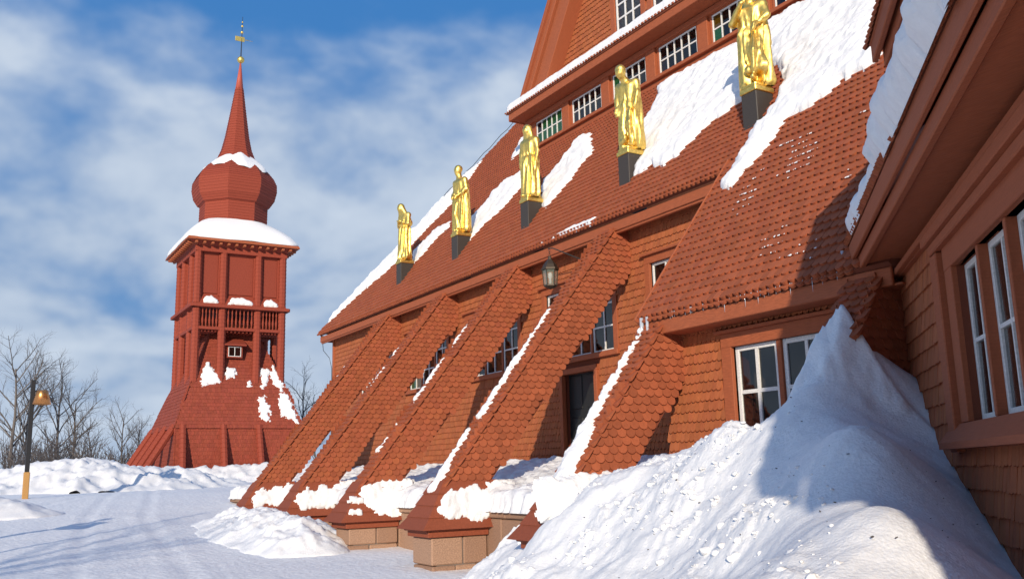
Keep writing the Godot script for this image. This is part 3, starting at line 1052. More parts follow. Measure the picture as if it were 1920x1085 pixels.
func build_clerestory():
	var X = Vector3.RIGHT
	var Y = Vector3.UP
	var Z = Vector3.BACK
	var zc := -14.98
	var holes = []
	for k in 7: holes.append(Rect2(-23.22 + 1.98 * k, 11.57, 1.44, .76))
	wall("clerestory_wall", church, Vector3(0, 0, zc), X, Y, Z, Rect2(-23.65, 10.9, 14.3, 1.7), holes, .2, M.trim)
	for k in 7:
		var t = {}
		if k == 0:
			for i in 5:
				for j in 2:
					if not (i == 0 and j == 1): t[[0, i, j]] = M.glass_green
		if k == 2: t = {[0, 0, 1]: M.glass_green}
		if k == 4: t = {[0, 0, 0]: M.glass_green, [0, 0, 1]: M.glass_amber}
		window(church, Vector3(0, 0, zc), X, Y, Z, holes[k], 1, 5, 2, .05, {"tints": t, "cap": false, "sill": false, "proud": .015, "deep": .05, "sash": .04, "bar": .034})
		if k < 6:
			board("post", church, Vector3(-23.22 + 1.98 * k + 1.71, 11.5, zc + .03), Vector3(-23.22 + 1.98 * k + 1.71, 12.42, zc + .03), .36, .1, M.trim, X)
	board("sill", church, Vector3(-23.7, 11.49, zc + .06), Vector3(-9.3, 11.49, zc + .06), .09, .2, M.trim_dark)
	board("apron", church, Vector3(-23.7, 11.36, zc + .03), Vector3(-9.3, 11.36, zc + .03), .16, .05, M.trim_dark)
	board("header", church, Vector3(-23.7, 12.42, zc + .05), Vector3(-9.3, 12.42, zc + .05), .14, .14, M.trim)
	board("fascia", church, Vector3(-23.85, 12.62, zc + .58), Vector3(-9.2, 12.62, zc + .58), .26, .06, M.trim)
	board("soffit", church, Vector3(-23.82, 12.52, zc + .28), Vector3(-9.2, 12.52, zc + .28), .03, .56, M.trim_dark)
	board("fascia", church, Vector3(-23.86, 12.62, zc + .6), Vector3(-23.86, 12.62, zc - 3), .26, .06, M.trim)
	var st = tool()
	box(st, Vector3(-23.55, 11.9, zc - 2.2), Vector3(.2, 1.6, 4.2))
	obj("side_wall", done(st), M.trim, church)
	# little roof over the band of windows
	var ra = Vector3(0, 12.76, zc + .66)
	var rv = Vector3(0, .46, -1).normalized()
	var rn = Vector3.RIGHT.cross(rv)
	st = tool()
	prism(st, rect(-23.95, 0, -9.1, 1.2), ra - rn * .005, X, rv, -rn * .05)
	var lr = obj("pent_roof", done(st), M.backing, church)
	shingles(lr, "roof_shingle", ra, X, rv, rn, rect(-23.95, -.03, -9.1, .3), .13, .16, .035, .05, M.roof)
	# gable wall
	var zg := -15.3
	var cx := -16.55
	var gh = []
	for k in 4: gh.append(Rect2(-19.38 + 1.62 * k, 13.62, 1.14, 2.3))
	wall("gable_wall", church, Vector3(0, 0, zg), X, Y, Z, Rect2(-21.6, 12.6, 10.1, 3.7), gh, .2, M.backing)
	st = tool()
	prism(st, PackedVector2Array([Vector2(-23.6, 12.8), Vector2(-21.6, 12.8), Vector2(-21.6, 16.3)]), Vector3(0, 0, zg), X, Y, Vector3(0, 0, -.2))
	prism(st, PackedVector2Array([Vector2(-11.5, 12.8), Vector2(-9.5, 12.8), Vector2(-11.5, 16.3)]), Vector3(0, 0, zg), X, Y, Vector3(0, 0, -.2))
	prism(st, PackedVector2Array([Vector2(-21.5, 16.3), Vector2(-11.6, 16.3), Vector2(cx, 23.0)]), Vector3(0, 0, zg), X, Y, Vector3(0, 0, -.2))
	var gw = obj("gable_wall", done(st), M.backing, church)
	var gb = []
	for h in gh: gb.append(h.grow(.2))
	shingles(gw, "wall_shingle", Vector3(0, 0, zg), X, Y, Z, PackedVector2Array([Vector2(-23.4, 12.9), Vector2(-9.7, 12.9), Vector2(cx, 22.7)]), .12, .15, .05, .05, M.wall, 0, gb)
	for k in 4:
		window(church, Vector3(0, 0, zg), X, Y, Z, gh[k], 1, 3, 5, .2, {"cap": false, "proud": .05, "sash": .07, "bar": .05, "deep": .06, "glass": M.glass_blue})
	# rakes: three stepped boards on each slope, and the gable roof behind
	for s in [-1.0, 1.0]:
		var foot = Vector3(cx + s * 7.08, 13.05, 0)
		var d = Vector3(-s, 1.43, 0).normalized()
		var inn = Vector3(-s * d.y, -abs(d.x), 0)
		var L = 7.08 * 1.745 + .2
		for q in [[.12, .24, -14.74, .62], [.42, .34, -14.84, .5], [.75, .28, -14.80, .52]]:
			var a = foot + inn * q[0] + d * (q[0] * .75)
			st = tool()
			bev(st, a + d * L * .5 + Vector3(0, 0, q[2] - q[3] * .5), Vector3(L, q[1], q[3]), .012, Basis(d, Vector3(0, 0, 1).cross(d), Vector3(0, 0, 1)))
			obj("rake_board", done(st), M.trim, church)
		st = tool()
		bev(st, foot + d * L * .5 + inn * -.05 + Vector3(0, 0, -20.5), Vector3(L, .14, 11.7), .01, Basis(d, Vector3(0, 0, 1).cross(d), Vector3(0, 0, 1)))
		obj("gable_roof", done(st), M.roof, church)

func build_wing():
	# the wing stands at 45 degrees to the main wall; c = x - z measures how far to the right of the viewer
	var Y = Vector3.UP
	var O = Vector3(1.375, 0, -1.375)
	var r = Rect2(-9.18, 2.04, 2.62, 1.42)
	var s0 := -12.3
	var s1 := .9
	var w = wall("wing_wall", church, O, WU, Y, WN, Rect2(s0, -.3, s1 - s0, 4.5), [r], .3, M.backing)
	shingles(w, "wing_shingle", O, WU, Y, WN, rect(s0, -.2, s1, 3.95), .105, .205, .05, .014, M.wing, 300, [Rect2(r.position.x - .66, r.position.y - .2, r.size.x + 1.3, r.size.y + .62)], .008)
	window(church, O, WU, Y, WN, r, 3, 2, 2, .3, {"mullion": .075, "sash": .055, "bar": .035, "glass": M.glass_blue, "deep": .16, "proud": .05, "trim": M.trim_dark, "cap": false, "sill": false})
	var B = Basis(WU, Y, WN)
	var um = r.get_center().x
	# wide outer casing, hood and sloping sill
	for q in [[r.position.x - .48, 2.72, .3, 1.9], [r.end.x + .48, 2.72, .3, 1.9]]:
		var st = tool()
		bev(st, O + WU * q[0] + Y * q[1] + WN * .03, Vector3(q[2], q[3], .16), .012, B)
		obj("casing", done(st), M.trim_dark, church)
	var st = tool()
	bev(st, O + WU * um + Y * 3.83 + WN * .06, Vector3(r.size.x + 1.36, .1, .22), .012, B)
	bev(st, O + WU * um + Y * 3.73 + WN * .05, Vector3(r.size.x + 1.26, .1, .14), .012, B)
	obj("hood", done(st), M.trim_dark, church)
	st = tool()
	prism(st, PackedVector2Array([Vector2(-.1, 2.03), Vector2(.06, 2.03), Vector2(.2, 1.86), Vector2(.2, 1.80), Vector2(-.1, 1.80)]), O + WU * (r.position.x - .66), WN, Y, WU * (r.size.x + 1.32))
	obj("sill", done(st), M.trim_dark, church)
	# dentil mouldings under the eave
	for k in 2: board("moulding", church, O + WU * s0 + Y * (3.93 - k * .01) + WN * (.05 + k * .06), O + WU * s1 + Y * (3.93 - k * .01) + WN * (.05 + k * .06), .1 - k * .03, .09, M.trim_dark)
	# eave: tile edge at c = 1.9
	var E = Vector3(.95, 4.45, -.95)
	var a0 := -12.9
	board("fascia", church, E + WU * a0 - Y * .16 - WN * .05, E + WU * 1.1 - Y * .16 - WN * .05, .22, .05, M.trim_dark)
	board("fascia", church, E + WU * -12.8 - Y * .33 - WN * .13, E + WU * 1.1 - Y * .33 - WN * .13, .16, .07, M.trim_dark)
	board("soffit", church, E + WU * -12.8 - Y * .36 - WN * .36, E + WU * 1.05 - Y * .36 - WN * .36, .03, .42, M.trim_dark)
	var v = (-WN * CS + Y * sqrt(1 - CS * CS)).normalized()
	var n = WU.cross(v)
	st = tool()
	prism(st, PackedVector2Array([Vector2(-13.3, 0), Vector2(1.2, 0), Vector2(1.2, 1.15), Vector2(-9.9, 1.15), Vector2(-9.9, 6.5), Vector2(-14.5, 6.5)]), E - n * .01, WU, v, -n * .1)
	var rf = obj("wing_roof", done(st), M.backing, church)
	shingles(rf, "roof_shingle", E, WU, v, n, PackedVector2Array([Vector2(-12.6, 0), Vector2(1.2, 0), Vector2(1.2, 1.1), Vector2(-9.8, 1.1), Vector2(-9.8, 6.4), Vector2(-13.6, 6.4)]), .13, .177, .03, .06, M.roof)
	shingles(rf, "eave_tile", E - n * .04, WU, v, n, rect(-12.5, -.04, 1.2, .1), .13, .2, .04, .06, M.roof)
	# upper storey with its own eave
	var Q = Vector3(1.35, 0, -1.35)
	st = tool()
	box(st, Q + WU * -4.25 + Y * 5.3 - WN * 2.2, Vector3(10.8, 1.6, 4.4), B)
	obj("storey_wall", done(st), M.wing, church)
	var G = Vector3(1.05, 6.02, -1.05)
	board("fascia", church, G + WU * -9.83 - Y * .1 - WN * .05, G + WU * 1.4 - Y * .1 - WN * .05, .24, .06, M.trim_dark)
	board("fascia", church, G + WU * -9.75 - Y * .2 - WN * .16, G + WU * 1.4 - Y * .2 - WN * .16, .2, .08, M.trim_dark)
	board("soffit", church, G + WU * -9.75 - Y * .26 - WN * .3, G + WU * 1.4 - Y * .26 - WN * .3, .04, .3, M.trim_dark)
	var v2 = (-WN + Y).normalized()
	var n2 = WU.cross(v2)
	st = tool()
	prism(st, rect(-9.85, 0, 1.5, 4.2), G - n2 * .01, WU, v2, -n2 * .14)
	prism(st, rect(-9.85, 0, 1.5, 4.2), G - WN * 5.94 - Vector3(0, 0, 0) , WU, (WN + Y).normalized(), Vector3(0, -.14, 0))
	var ur = obj("storey_roof", done(st), M.trim_dark, church)
	shingles(ur, "roof_shingle", G, WU, v2, n2, rect(-9.9, -.04, 1.5, 4.2), .13, .177, .03, .06, M.roof)
	# gable ends of the wing
	st = tool()
	prism(st, PackedVector2Array([Vector2(0, 4.6), Vector2(0, 6.0), Vector2(-2.7, 8.7), Vector2(-5.4, 6.0), Vector2(-5.4, 4.6)]), Q + WU * -9.65 - WN * .05, WN, Y, WU * .2)
	prism(st, PackedVector2Array([Vector2(0, -.3), Vector2(0, 6.0), Vector2(-2.7, 8.7), Vector2(-5.4, 6.0), Vector2(-5.4, -.3)]), Q + WU * .75 - WN * .1, WN, Y, WU * .2)
	obj("wing_gable", done(st), M.wing, church)

# ---------------------------------------------------------------- snow on the church
func build_church_snow():
	var O = Vector3(0, 6.92, -11.6)
	var X = Vector3.RIGHT
	var P = [
		["white snow band along the tower-side hip of the church roof", [[-33.2, .3], [-32.4, 1.0], [-31.6, 1.6], [-30.5, 2.2], [-29.9, 2.6], [-29.6, 3.3], [-29.2, 4.15], [-28.4, 5.1], [-28.7, 7.6], [-30.3, 5.4], [-31.8, 2.9], [-33.0, .9]], .22],
		["narrow snow strip behind the veiled gilded statue", [[-27.5, 1.85], [-28.6, 2.8], [-28.2, 3.2], [-27.9, 3.7], [-26.9, 3.75], [-26.5, 3.35], [-27.0, 2.9], [-27.15, 2.3]], .16],
		["snow strip reaching up the roof behind the cloaked statue", [[-23.3, 1.7], [-24.7, 3.0], [-24.5, 3.45], [-24.4, 4.1], [-24.0, 4.55], [-23.2, 4.7], [-22.1, 3.6], [-22.3, 3.0], [-22.6, 2.6], [-23.1, 2.3], [-23.2, 1.9]], .18],
		["curved snow strip beside the long-haired statue", [[-19.25, 1.55], [-20.7, 3.2], [-20.4, 3.5], [-20.28, 4.1], [-20.3, 4.5], [-20.1, 4.9], [-19.6, 4.7], [-19.0, 4.0], [-18.45, 3.4], [-18.7, 3.0], [-18.7, 2.5], [-18.85, 2.0], [-19.1, 1.6]], .18],
		["small snow remnant under the corner of the window band", [[-25.9, 7.65], [-25.6, 6.7], [-25.15, 5.95], [-24.6, 6.15], [-24.9, 6.9]], .12],
		["broad snow field behind the statue with the bowed head", [[-15.3, 1.15], [-15.5, 1.95], [-16.5, 3.45], [-16.5, 3.95], [-16.75, 4.7], [-17.0, 5.2], [-16.4, 5.35], [-14.3, 5.3], [-13.2, 3.9], [-12.2, 2.4], [-12.84, 2.15], [-13.2, 1.98], [-13.55, 1.62], [-13.8, 1.25], [-14.12, .98], [-14.7, 1.28], [-14.9, 1.18]], .2],
		["largest snow field, on the roof beside the crouching-limbed statue", [[-11.5, -.6], [-11.4, -.1], [-11.5, .65], [-11.2, 1.4], [-11.4, 2.3], [-12.3, 3.4], [-13.2, 4.7], [-13.5, 5.35], [-9.6, 5.4], [-9.4, 3.0], [-9.0, 1.54], [-9.2, 1.25], [-9.66, 1.22], [-9.92, .97], [-10.3, .85], [-10.65, .72], [-10.7, .25], [-10.85, -.1], [-11.0, -.36], [-11.15, -.75]], .24]]
	for p in P:
		snow_on("roof_snow", p[0], O, X, SV, SN, p[1], p[2] * .75, .045, .16, .1, .07, "snow lying on the church roof")
	# snow caught along the gutter
	snow_on("gutter_snow", "thin streak of snow caught in the eave gutter", O, X, SV, SN, [[-17.9, .02], [-16.9, .0], [-15.9, -.02], [-15.7, .12], [-16.3, .2], [-17.0, .1]], .07, .04, .06, .04, .02)
	# flecks on the low roof
	var fl = MultiMesh.new()
	fl.transform_format = MultiMesh.TRANSFORM_3D
	var sp = SphereMesh.new()
	sp.radius = .5
	sp.height = 1.0
	sp.radial_segments = 7
	sp.rings = 4
	fl.mesh = sp
	var xs = []
	for k in 2200:
		var u = rng.randf_range(-11.4, -8.2)
		var row = rng.randi_range(0, 20)
		var v = -3.6 + row * .177
		var dens = nz.get_noise_2d(u * 90, v * 60) + clampf(1.0 - abs(u + 10.0 + v * .35) / 1.1, -.5, 1.0) * .55 + (v + 1.8) * .12
		if dens < .5: continue
		if u < -11.2: continue
		var s = rng.randf_range(.35, 1.0)
		var b = Basis(X, SV, SN).scaled_local(Vector3(.045 * s * rng.randf_range(.4, 1.2), .04 * s, .018 * s))
		xs.append(Transform3D(b, O + X * u + SV * (v + .02) + SN * .05))
	fl.instance_count = xs.size()
	for k in xs.size(): fl.set_instance_transform(k, xs[k])
	var fi = MultiMeshInstance3D.new()
	fi.name = "snow_flecks"
	fi.multimesh = fl
	fi.material_override = M.snow
	add_child(fi)
	tag(fi, "snow flecks scattered along the shingle rows of the low roof", "snow", "", "stuff")
	# the roll of snow on the little roof above the window band
	var rv = Vector3(0, .46, -1).normalized()
	snow_on("ledge_snow", "long roll of snow on the narrow roof above the window band", Vector3(0, 12.8, -14.32), X, rv, X.cross(rv), [[-23.9, .0], [-9.2, .0], [-9.2, 1.05], [-23.5, 1.05]], .2, .07, .07, .03, .02)
	# wing roof
	var Y = Vector3.UP
	var v = (-WN * CS + Y * sqrt(1 - CS * CS)).normalized()
	var n = WU.cross(v)
	snow_on("overhanging_snow", "thick snow slab overhanging the eave of the wing", Vector3(.95, 4.45, -.95), WU, v, n, [[-9.6, .12], [-8.5, .0], [-6.5, -.05], [1.0, -.06], [1.0, 1.1], [-9.6, 1.1]], .26, .05, .12, .06, .05)
	snow_on("overhanging_snow", "thin tail of snow at the inner end of the wing eave", Vector3(.95, 4.45, -.95), WU, v, n, [[-12.0, .12], [-11.4, -.02], [-10.9, .0], [-10.3, .16], [-9.7, .1], [-9.3, .1], [-9.3, .8], [-10.5, .7], [-11.8, .5]], .13, .04, .1, .06, .05)
	# lines of snow on the buttresses
	var lines = [
		[0, [[.62, .70]], .05], [1, [[.50, .72]], .06], [2, [[.36, .72], [.14, .27]], .1], [3, [[.24, .66], [-.02, .2]], .15], [4, [[.0, .97]], .2]]
	for l in lines:
		var q = l[0]
		var foot = Vector3(STRUT_X[q] - SW * .5, 1.42, -7.6)
		var top = Vector3(STRUT_X[q] - SW * .5, 6.6, -11.63) if q < 4 else Vector3(STRUT_X[q] - SW * .5, 3.9, -9.5)
		var vv = (top - foot)
		var L = vv.length()
		vv = vv.normalized()
		for sgm in l[1]:
			var pts = []
			var m = 7
			var wide = l[2]
			for k in m + 1: pts.append([-.2 + rng.randf_range(-.02, .02), lerpf(sgm[0], sgm[1], float(k) / m) * L])
			for k in m + 1:
				var f = 1.0 - float(k) / m
				var taper = 1.0 - .75 * f
				pts.append([-.2 + wide * taper * 1.6 * rng.randf_range(.8, 1.1) + (.12 if sgm[0] <= 0 and f < .3 else 0.0), lerpf(sgm[0], sgm[1], f) * L])
			snow_on("buttress_snow", ["snow specks on the buttress at the tower end of the wall", "thin snow line on the second buttress from the tower end", "broken snow line down the third buttress from the tower end", "thick snow line down the buttress beside the lantern", "heavy snow ridge down the short buttress of the low bay"][q], foot + X.cross(vv) * .02, X, vv, X.cross(vv), pts, wide * .6, .025, .08, .09, .05, "snow lines on the buttresses")
	# snow over the pier caps, spilling on to the terrace behind
	for q in 5:
		var xm: float = STRUT_X[q] - SW * .5
		var run = [[1.0, .95, .12], [1.0, .95, .12], [.7, .6, .08], [1.0, .9, .16], [1.15, 1.1, .35]][q]
		# right-hand slope of the cap
		var a = Vector3(xm + .54, .73, -7.15)
		var up = Vector3(-.3, .8, 0).normalized()
		var out = Vector3(0, 0, -1)
		var nn = out.cross(up)
		var pts = [[.34, .2], [.26, .42], [.4, .62], [.55, .74], [.75, .66], [.95, .82], [1.2, .74], [1.45, .86], [1.9, .9], [2.0, .3], [1.3, .22], [1.0, .15], [.7, .24], [.5, .14]]
		if q == 2: pts = [[.75, .1], [.55, .35], [.35, .62], [.6, .85], [1.7, .95], [1.75, .2], [1.2, .1]]
		if q == 4: pts = [[-.1, .3], [-.1, .9], [.5, .95], [1.7, .95], [1.75, -.1], [1.0, -.05], [.3, .08]]
		snow_on("cap_snow", ["snow over the pier cap at the tower end of the wall", "snow over the second pier cap from the tower end", "patchy snow on the third pier cap from the tower end", "snow blanket on the pier cap beside the granite steps of the terrace", "deep snow on the half-buried pier cap of the low bay"][q], a, out, up, nn, pts, run[2] * .42, .03, .09, .09, .05, "snow on the pier caps")
		if q == 2:
			for s in [[.15, .45, .3], [.1, .18, .28]]:
				snow_on("cap_snow", "small snow scrap on the third pier cap from the tower end", a, out, up, nn, [[s[0], s[1]], [s[0] + s[2], s[1] - .04], [s[0] + s[2] + .03, s[1] + .08], [s[0] + .05, s[1] + .1]], .05, .03, .05, .04, .02, "snow scraps on a pier cap")
	# the terrace
	var tv = Vector3(0, .62, -3.6).normalized()
	snow_on("terrace_snow", "sloping snow on the terrace between the buttresses and the wall", Vector3(0, 1.04, -8.38), X, tv, X.cross(tv), [[-33.0, -.03], [-11.2, -.03], [-11.2, 3.7], [-33.0, 3.7]], .3, .06, .12, .06, .12)
	for q in [[-22.3, -20.6], [-18.6, -17.9], [-25.9, -24.6], [-14.7, -12.6]]:
		snow_on("ledge_snow", "flat snow strip on the ledge at the foot of the main wall", Vector3(0, 1.725, -11.9), X, Vector3(0, 0, -1), Vector3.UP, [[q[0], -.02], [q[1], -.02], [q[1], .2], [q[0], .2]], .1, .04, .04, .03, .02, "snow strips at the foot of the main wall")

func build_pile():
	var ctl = [[-7.43, 3.21, -9.04], [-7.37, 2.45, -8.16], [-8.3, 2.2, -8.1], [-9.17, 1.85, -8.05], [-10.03, 1.74, -7.95], [-10.5, 1.45, -7.5], [-10.7, 1.0, -6.9], [-11.2, .6, -6.8], [-11.8, .2, -6.7], [-12.5, -.05, -6.7], [-6.37, 1.53, -6.78], [-7.88, 1.27, -6.94], [-9.23, .94, -6.86], [-10.01, .6, -6.4], [-5.74, .81, -5.57], [-7.71, .61, -6.05], [-9.9, .32, -6.0], [-4.05, 1.0, -4.82], [-4.53, 1.39, -5.73], [-5.83, 2.02, -7.12], [-7.54, 1.82, -7.45], [-8.89, 1.55, -7.45], [-6.8, 2.25, -8.85], [-7.9, 2.1, -8.4], [-6.38, 1.95, -8.83], [-5.89, 1.7, -8.34], [-5.31, 1.42, -7.76], [-4.43, .91, -6.88], [-3.2, .6, -5.6], [-1.2, .25, -3.6], [-2.6, .5, -3.4], [-4.6, .3, -3.4], [-6.5, .15, -4.2], [-9.0, .0, -4.6], [-12.0, -.2, -5.3], [.4, -.1, -1.0], [-2.0, -.1, -1.2], [-5.0, -.15, -2.0], [-9.0, 2.05, -9.3], [-10.8, 1.75, -9.2], [-8.2, 2.3, -9.6], [-12.8, 1.0, -8.2]]
	var pl = Plate.new(ctl)
	var cell := .04
	var lo = Vector2(-13.4, -9.9)
	var nx := 370
	var ny := 277
	var lumps := FastNoiseLite.new()
	lumps.noise_type = FastNoiseLite.TYPE_CELLULAR
	lumps.cellular_return_type = FastNoiseLite.RETURN_DISTANCE
	lumps.frequency = 3.2
	lumps.seed = 5
	var ys := PackedFloat32Array()
	ys.resize(nx * ny)
	var coarse := {}
	for j in ny:
		for i in nx:
			var x = lo.x + i * cell
			var z = lo.y + j * cell
			if x - z > 2.75 or (x < -11.7 and z < -8.5):
				ys[j * nx + i] = -9
				continue
			# the plate is smooth: sample every fourth node, blend between
			var ci = i / 5
			var cj = j / 5
			var s = []
			for q in [[0, 0], [1, 0], [0, 1], [1, 1]]:
				var key = (cj + q[1]) * 1000 + ci + q[0]
				if not coarse.has(key): coarse[key] = pl.at(lo.x + (ci + q[0]) * 5 * cell, lo.y + (cj + q[1]) * 5 * cell)
				s.append(coarse[key])
			var fx = (i % 5) / 5.0
			var fz = (j % 5) / 5.0
			var y = lerpf(lerpf(s[0], s[1], fx), lerpf(s[2], s[3], fx), fz)
			# the ridge lying on the corner buttress, falling off towards the wing
			var top = 3.9 - 1.327 * (z + 9.5) + .2
			if z > -9.15 and z < -7.2:
				var side = x + 7.42
				var half = clampf((z + 9.15) * .5, 0.0, .2)
				var rid = top - (max(0.0, -side - half) * 4.0 if side < 0 else max(0.0, side - half * .6) * 1.75) - max(0.0, -z - 9.08) * 6.0 - max(0.0, z + 8.0) * .9
				rid += .14 * nz.get_noise_2d(x * 130 + 31, z * 130) + .05 * nz.get_noise_2d(x * 420, z * 420)
				y = max(y, rid) + .06 * exp(-pow((y - rid) * 4.0, 2.0))
			# rough clods where the snow slid and broke, smooth in the lee of the wing
			var c = x - z
			var broken = clampf((1.0 - c) * .55 + .45 * nz.get_noise_2d(x * 60, z * 60) + .2, .04, 1.0)
			var warp = Vector2(nz.get_noise_2d(x * 150, z * 150), nz.get_noise_2d(z * 150 + 77, x * 150)) * .3
			var cl = lumps.get_noise_2d(x + warp.x, z + warp.y) + .5
			var clod = smoothstep(.05, .4, nz.get_noise_2d(x * 48 + 9, z * 48) + .12)
			y += broken * (.10 * nz.get_noise_2d(x * 70, z * 95) + .035 * nz.get_noise_2d(x * 300, z * 300 + 50) + (.012 + .03 * clod) * nz.get_noise_2d(x * 1100, z * 1100) + clod * (.3 - cl) * .11) + .03 * nz.get_noise_2d(x * 110, z * 110)
			ys[j * nx + i] = y
	var st = tool(true)
	var id = {}
	var n := 0
	for j in ny - 1:
		for i in nx - 1:
			var k = [j * nx + i, j * nx + i + 1, (j + 1) * nx + i + 1, (j + 1) * nx + i]
			if ys[k[0]] < -.25 or ys[k[1]] < -.25 or ys[k[2]] < -.25 or ys[k[3]] < -.25: continue
			for q in k:
				if not id.has(q):
					id[q] = n
					n += 1
					st.add_vertex(Vector3(lo.x + (q % nx) * cell, ys[q], lo.y + (q / nx) * cell))
			for q in [k[0], k[1], k[2], k[0], k[2], k[3]]: st.add_index(id[q])
	tag(obj("snow_pile", done(st), M.snow), "huge lumpy snow pile heaped against the low bay and the wing", "snow")
	# broken chunks that slid down, each a lump of its own shape
	var chunks = []
	for v in 4:
		var r := RandomNumberGenerator.new()
		r.seed = 60 + v
		var sp = SphereMesh.new()
		sp.radius = .5
		sp.height = 1
		sp.radial_segments = 10
		sp.rings = 6
		var arr = sp.get_mesh_arrays()
		var vs: PackedVector3Array = arr[Mesh.ARRAY_VERTEX]
		for k in vs.size():
			var p = vs[k]
			# cut flat faces into the lump
			for c in 5:
				var cut = Vector3(sin(c * 2.4 + v), cos(c * 1.7 + v * 2.0), sin(c * 3.1 + v * 1.3)).normalized()
				var over = p.dot(cut) - .3
				if over > 0: p -= cut * over * .85
			vs[k] = p * (1.0 + .35 * nz.get_noise_3d(p.x * 180 + v * 50, p.y * 180, p.z * 180))
		arr[Mesh.ARRAY_VERTEX] = vs
		var am := ArrayMesh.new()
		am.add_surface_from_arrays(Mesh.PRIMITIVE_TRIANGLES, arr)
		var st2 := SurfaceTool.new()
		st2.create_from(am, 0)
		st2.generate_normals()
		chunks.append(st2.commit())
	for v in 4:
		var cm := MultiMesh.new()
		cm.transform_format = MultiMesh.TRANSFORM_3D
		cm.mesh = chunks[v]
		var xs = []
		var tries := 0
		while xs.size() < 190 and tries < 6000:
			tries += 1
			var x = rng.randf_range(-12.8, -4.2)
			var z = rng.randf_range(-8.3, -4.4)
			if x - z > .9: continue
			if nz.get_noise_2d(x * 48 + 9, z * 48) < rng.randf_range(-.2, .3): continue
			var ix = clampi(int((x - lo.x) / cell), 0, nx - 1)
			var iz = clampi(int((z - lo.y) / cell), 0, ny - 1)
			var y = ys[iz * nx + ix]
			if y < .03: continue
			var s = .02 + .10 * pow(rng.randf(), 3.0)
			xs.append(Transform3D(Basis.from_euler(Vector3(rng.randf() * 6, rng.randf() * 6, rng.randf() * 6)).scaled(Vector3(s, s * .75, s * 1.15)), Vector3(x, y - s * .12, z)))
		cm.instance_count = xs.size()
		for k in xs.size(): cm.set_instance_transform(k, xs[k])
		var ci2 = MultiMeshInstance3D.new()
		ci2.name = numbered("snow_clods")
		ci2.multimesh = cm
		ci2.material_override = M.snow
		add_child(ci2)
		tag(ci2, ["loose rounded clods on the broken slope of the snow pile", "loose flat-sided clods on the slope of the snow pile", "loose wedge-shaped clods on the slope of the snow pile", "loose crumbling clods on the slope of the snow pile"][v], "snow", "", "stuff")
	# flecks of bark and grit on the old snow
	var gm := MultiMesh.new()
	gm.transform_format = MultiMesh.TRANSFORM_3D
	gm.mesh = boxmesh(Vector3(1, .3, .5))
	var gs = []
	while gs.size() < 170:
		var x = rng.randf_range(-12.6, -4.0)
		var z = rng.randf_range(-8.2, -4.0)
		var ix = clampi(int((x - lo.x) / cell), 0, nx - 1)
		var iz = clampi(int((z - lo.y) / cell), 0, ny - 1)
		var y = ys[iz * nx + ix]
		if y < .03: continue
		var s = .008 + .018 * pow(rng.randf(), 2.0)
		gs.append(Transform3D(Basis.from_euler(Vector3(rng.randf() * .4, rng.randf() * 6, rng.randf() * .4)).scaled(Vector3(s, s, s)), Vector3(x, y + .004, z)))
	gm.instance_count = gs.size()
	for k in gs.size(): gm.set_instance_transform(k, gs[k])
	var gi = MultiMeshInstance3D.new()
	gi.name = "bark_flecks"
	gi.multimesh = gm
	gi.material_override = M.bark
	add_child(gi)
	tag(gi, "dark flecks of bark and grit on the snow pile", "debris", "", "stuff")

# ---------------------------------------------------------------- bell tower
func stepped(prof: Array, step: float, lip: float) -> Array:
	# turns a smooth profile into overlapping courses
	var out = []
	for i in prof.size() - 1:
		var a: Vector2 = prof[i]
		var b: Vector2 = prof[i + 1]
		var n = max(1, int(round(a.distance_to(b) / step)))
		for k in n:
			var p = a.lerp(b, float(k) / n)
			var q = a.lerp(b, (k + 1.0) / n)
			out.append(Vector2(p.x + lip, p.y))
			out.append(Vector2(q.x, q.y))
	return out

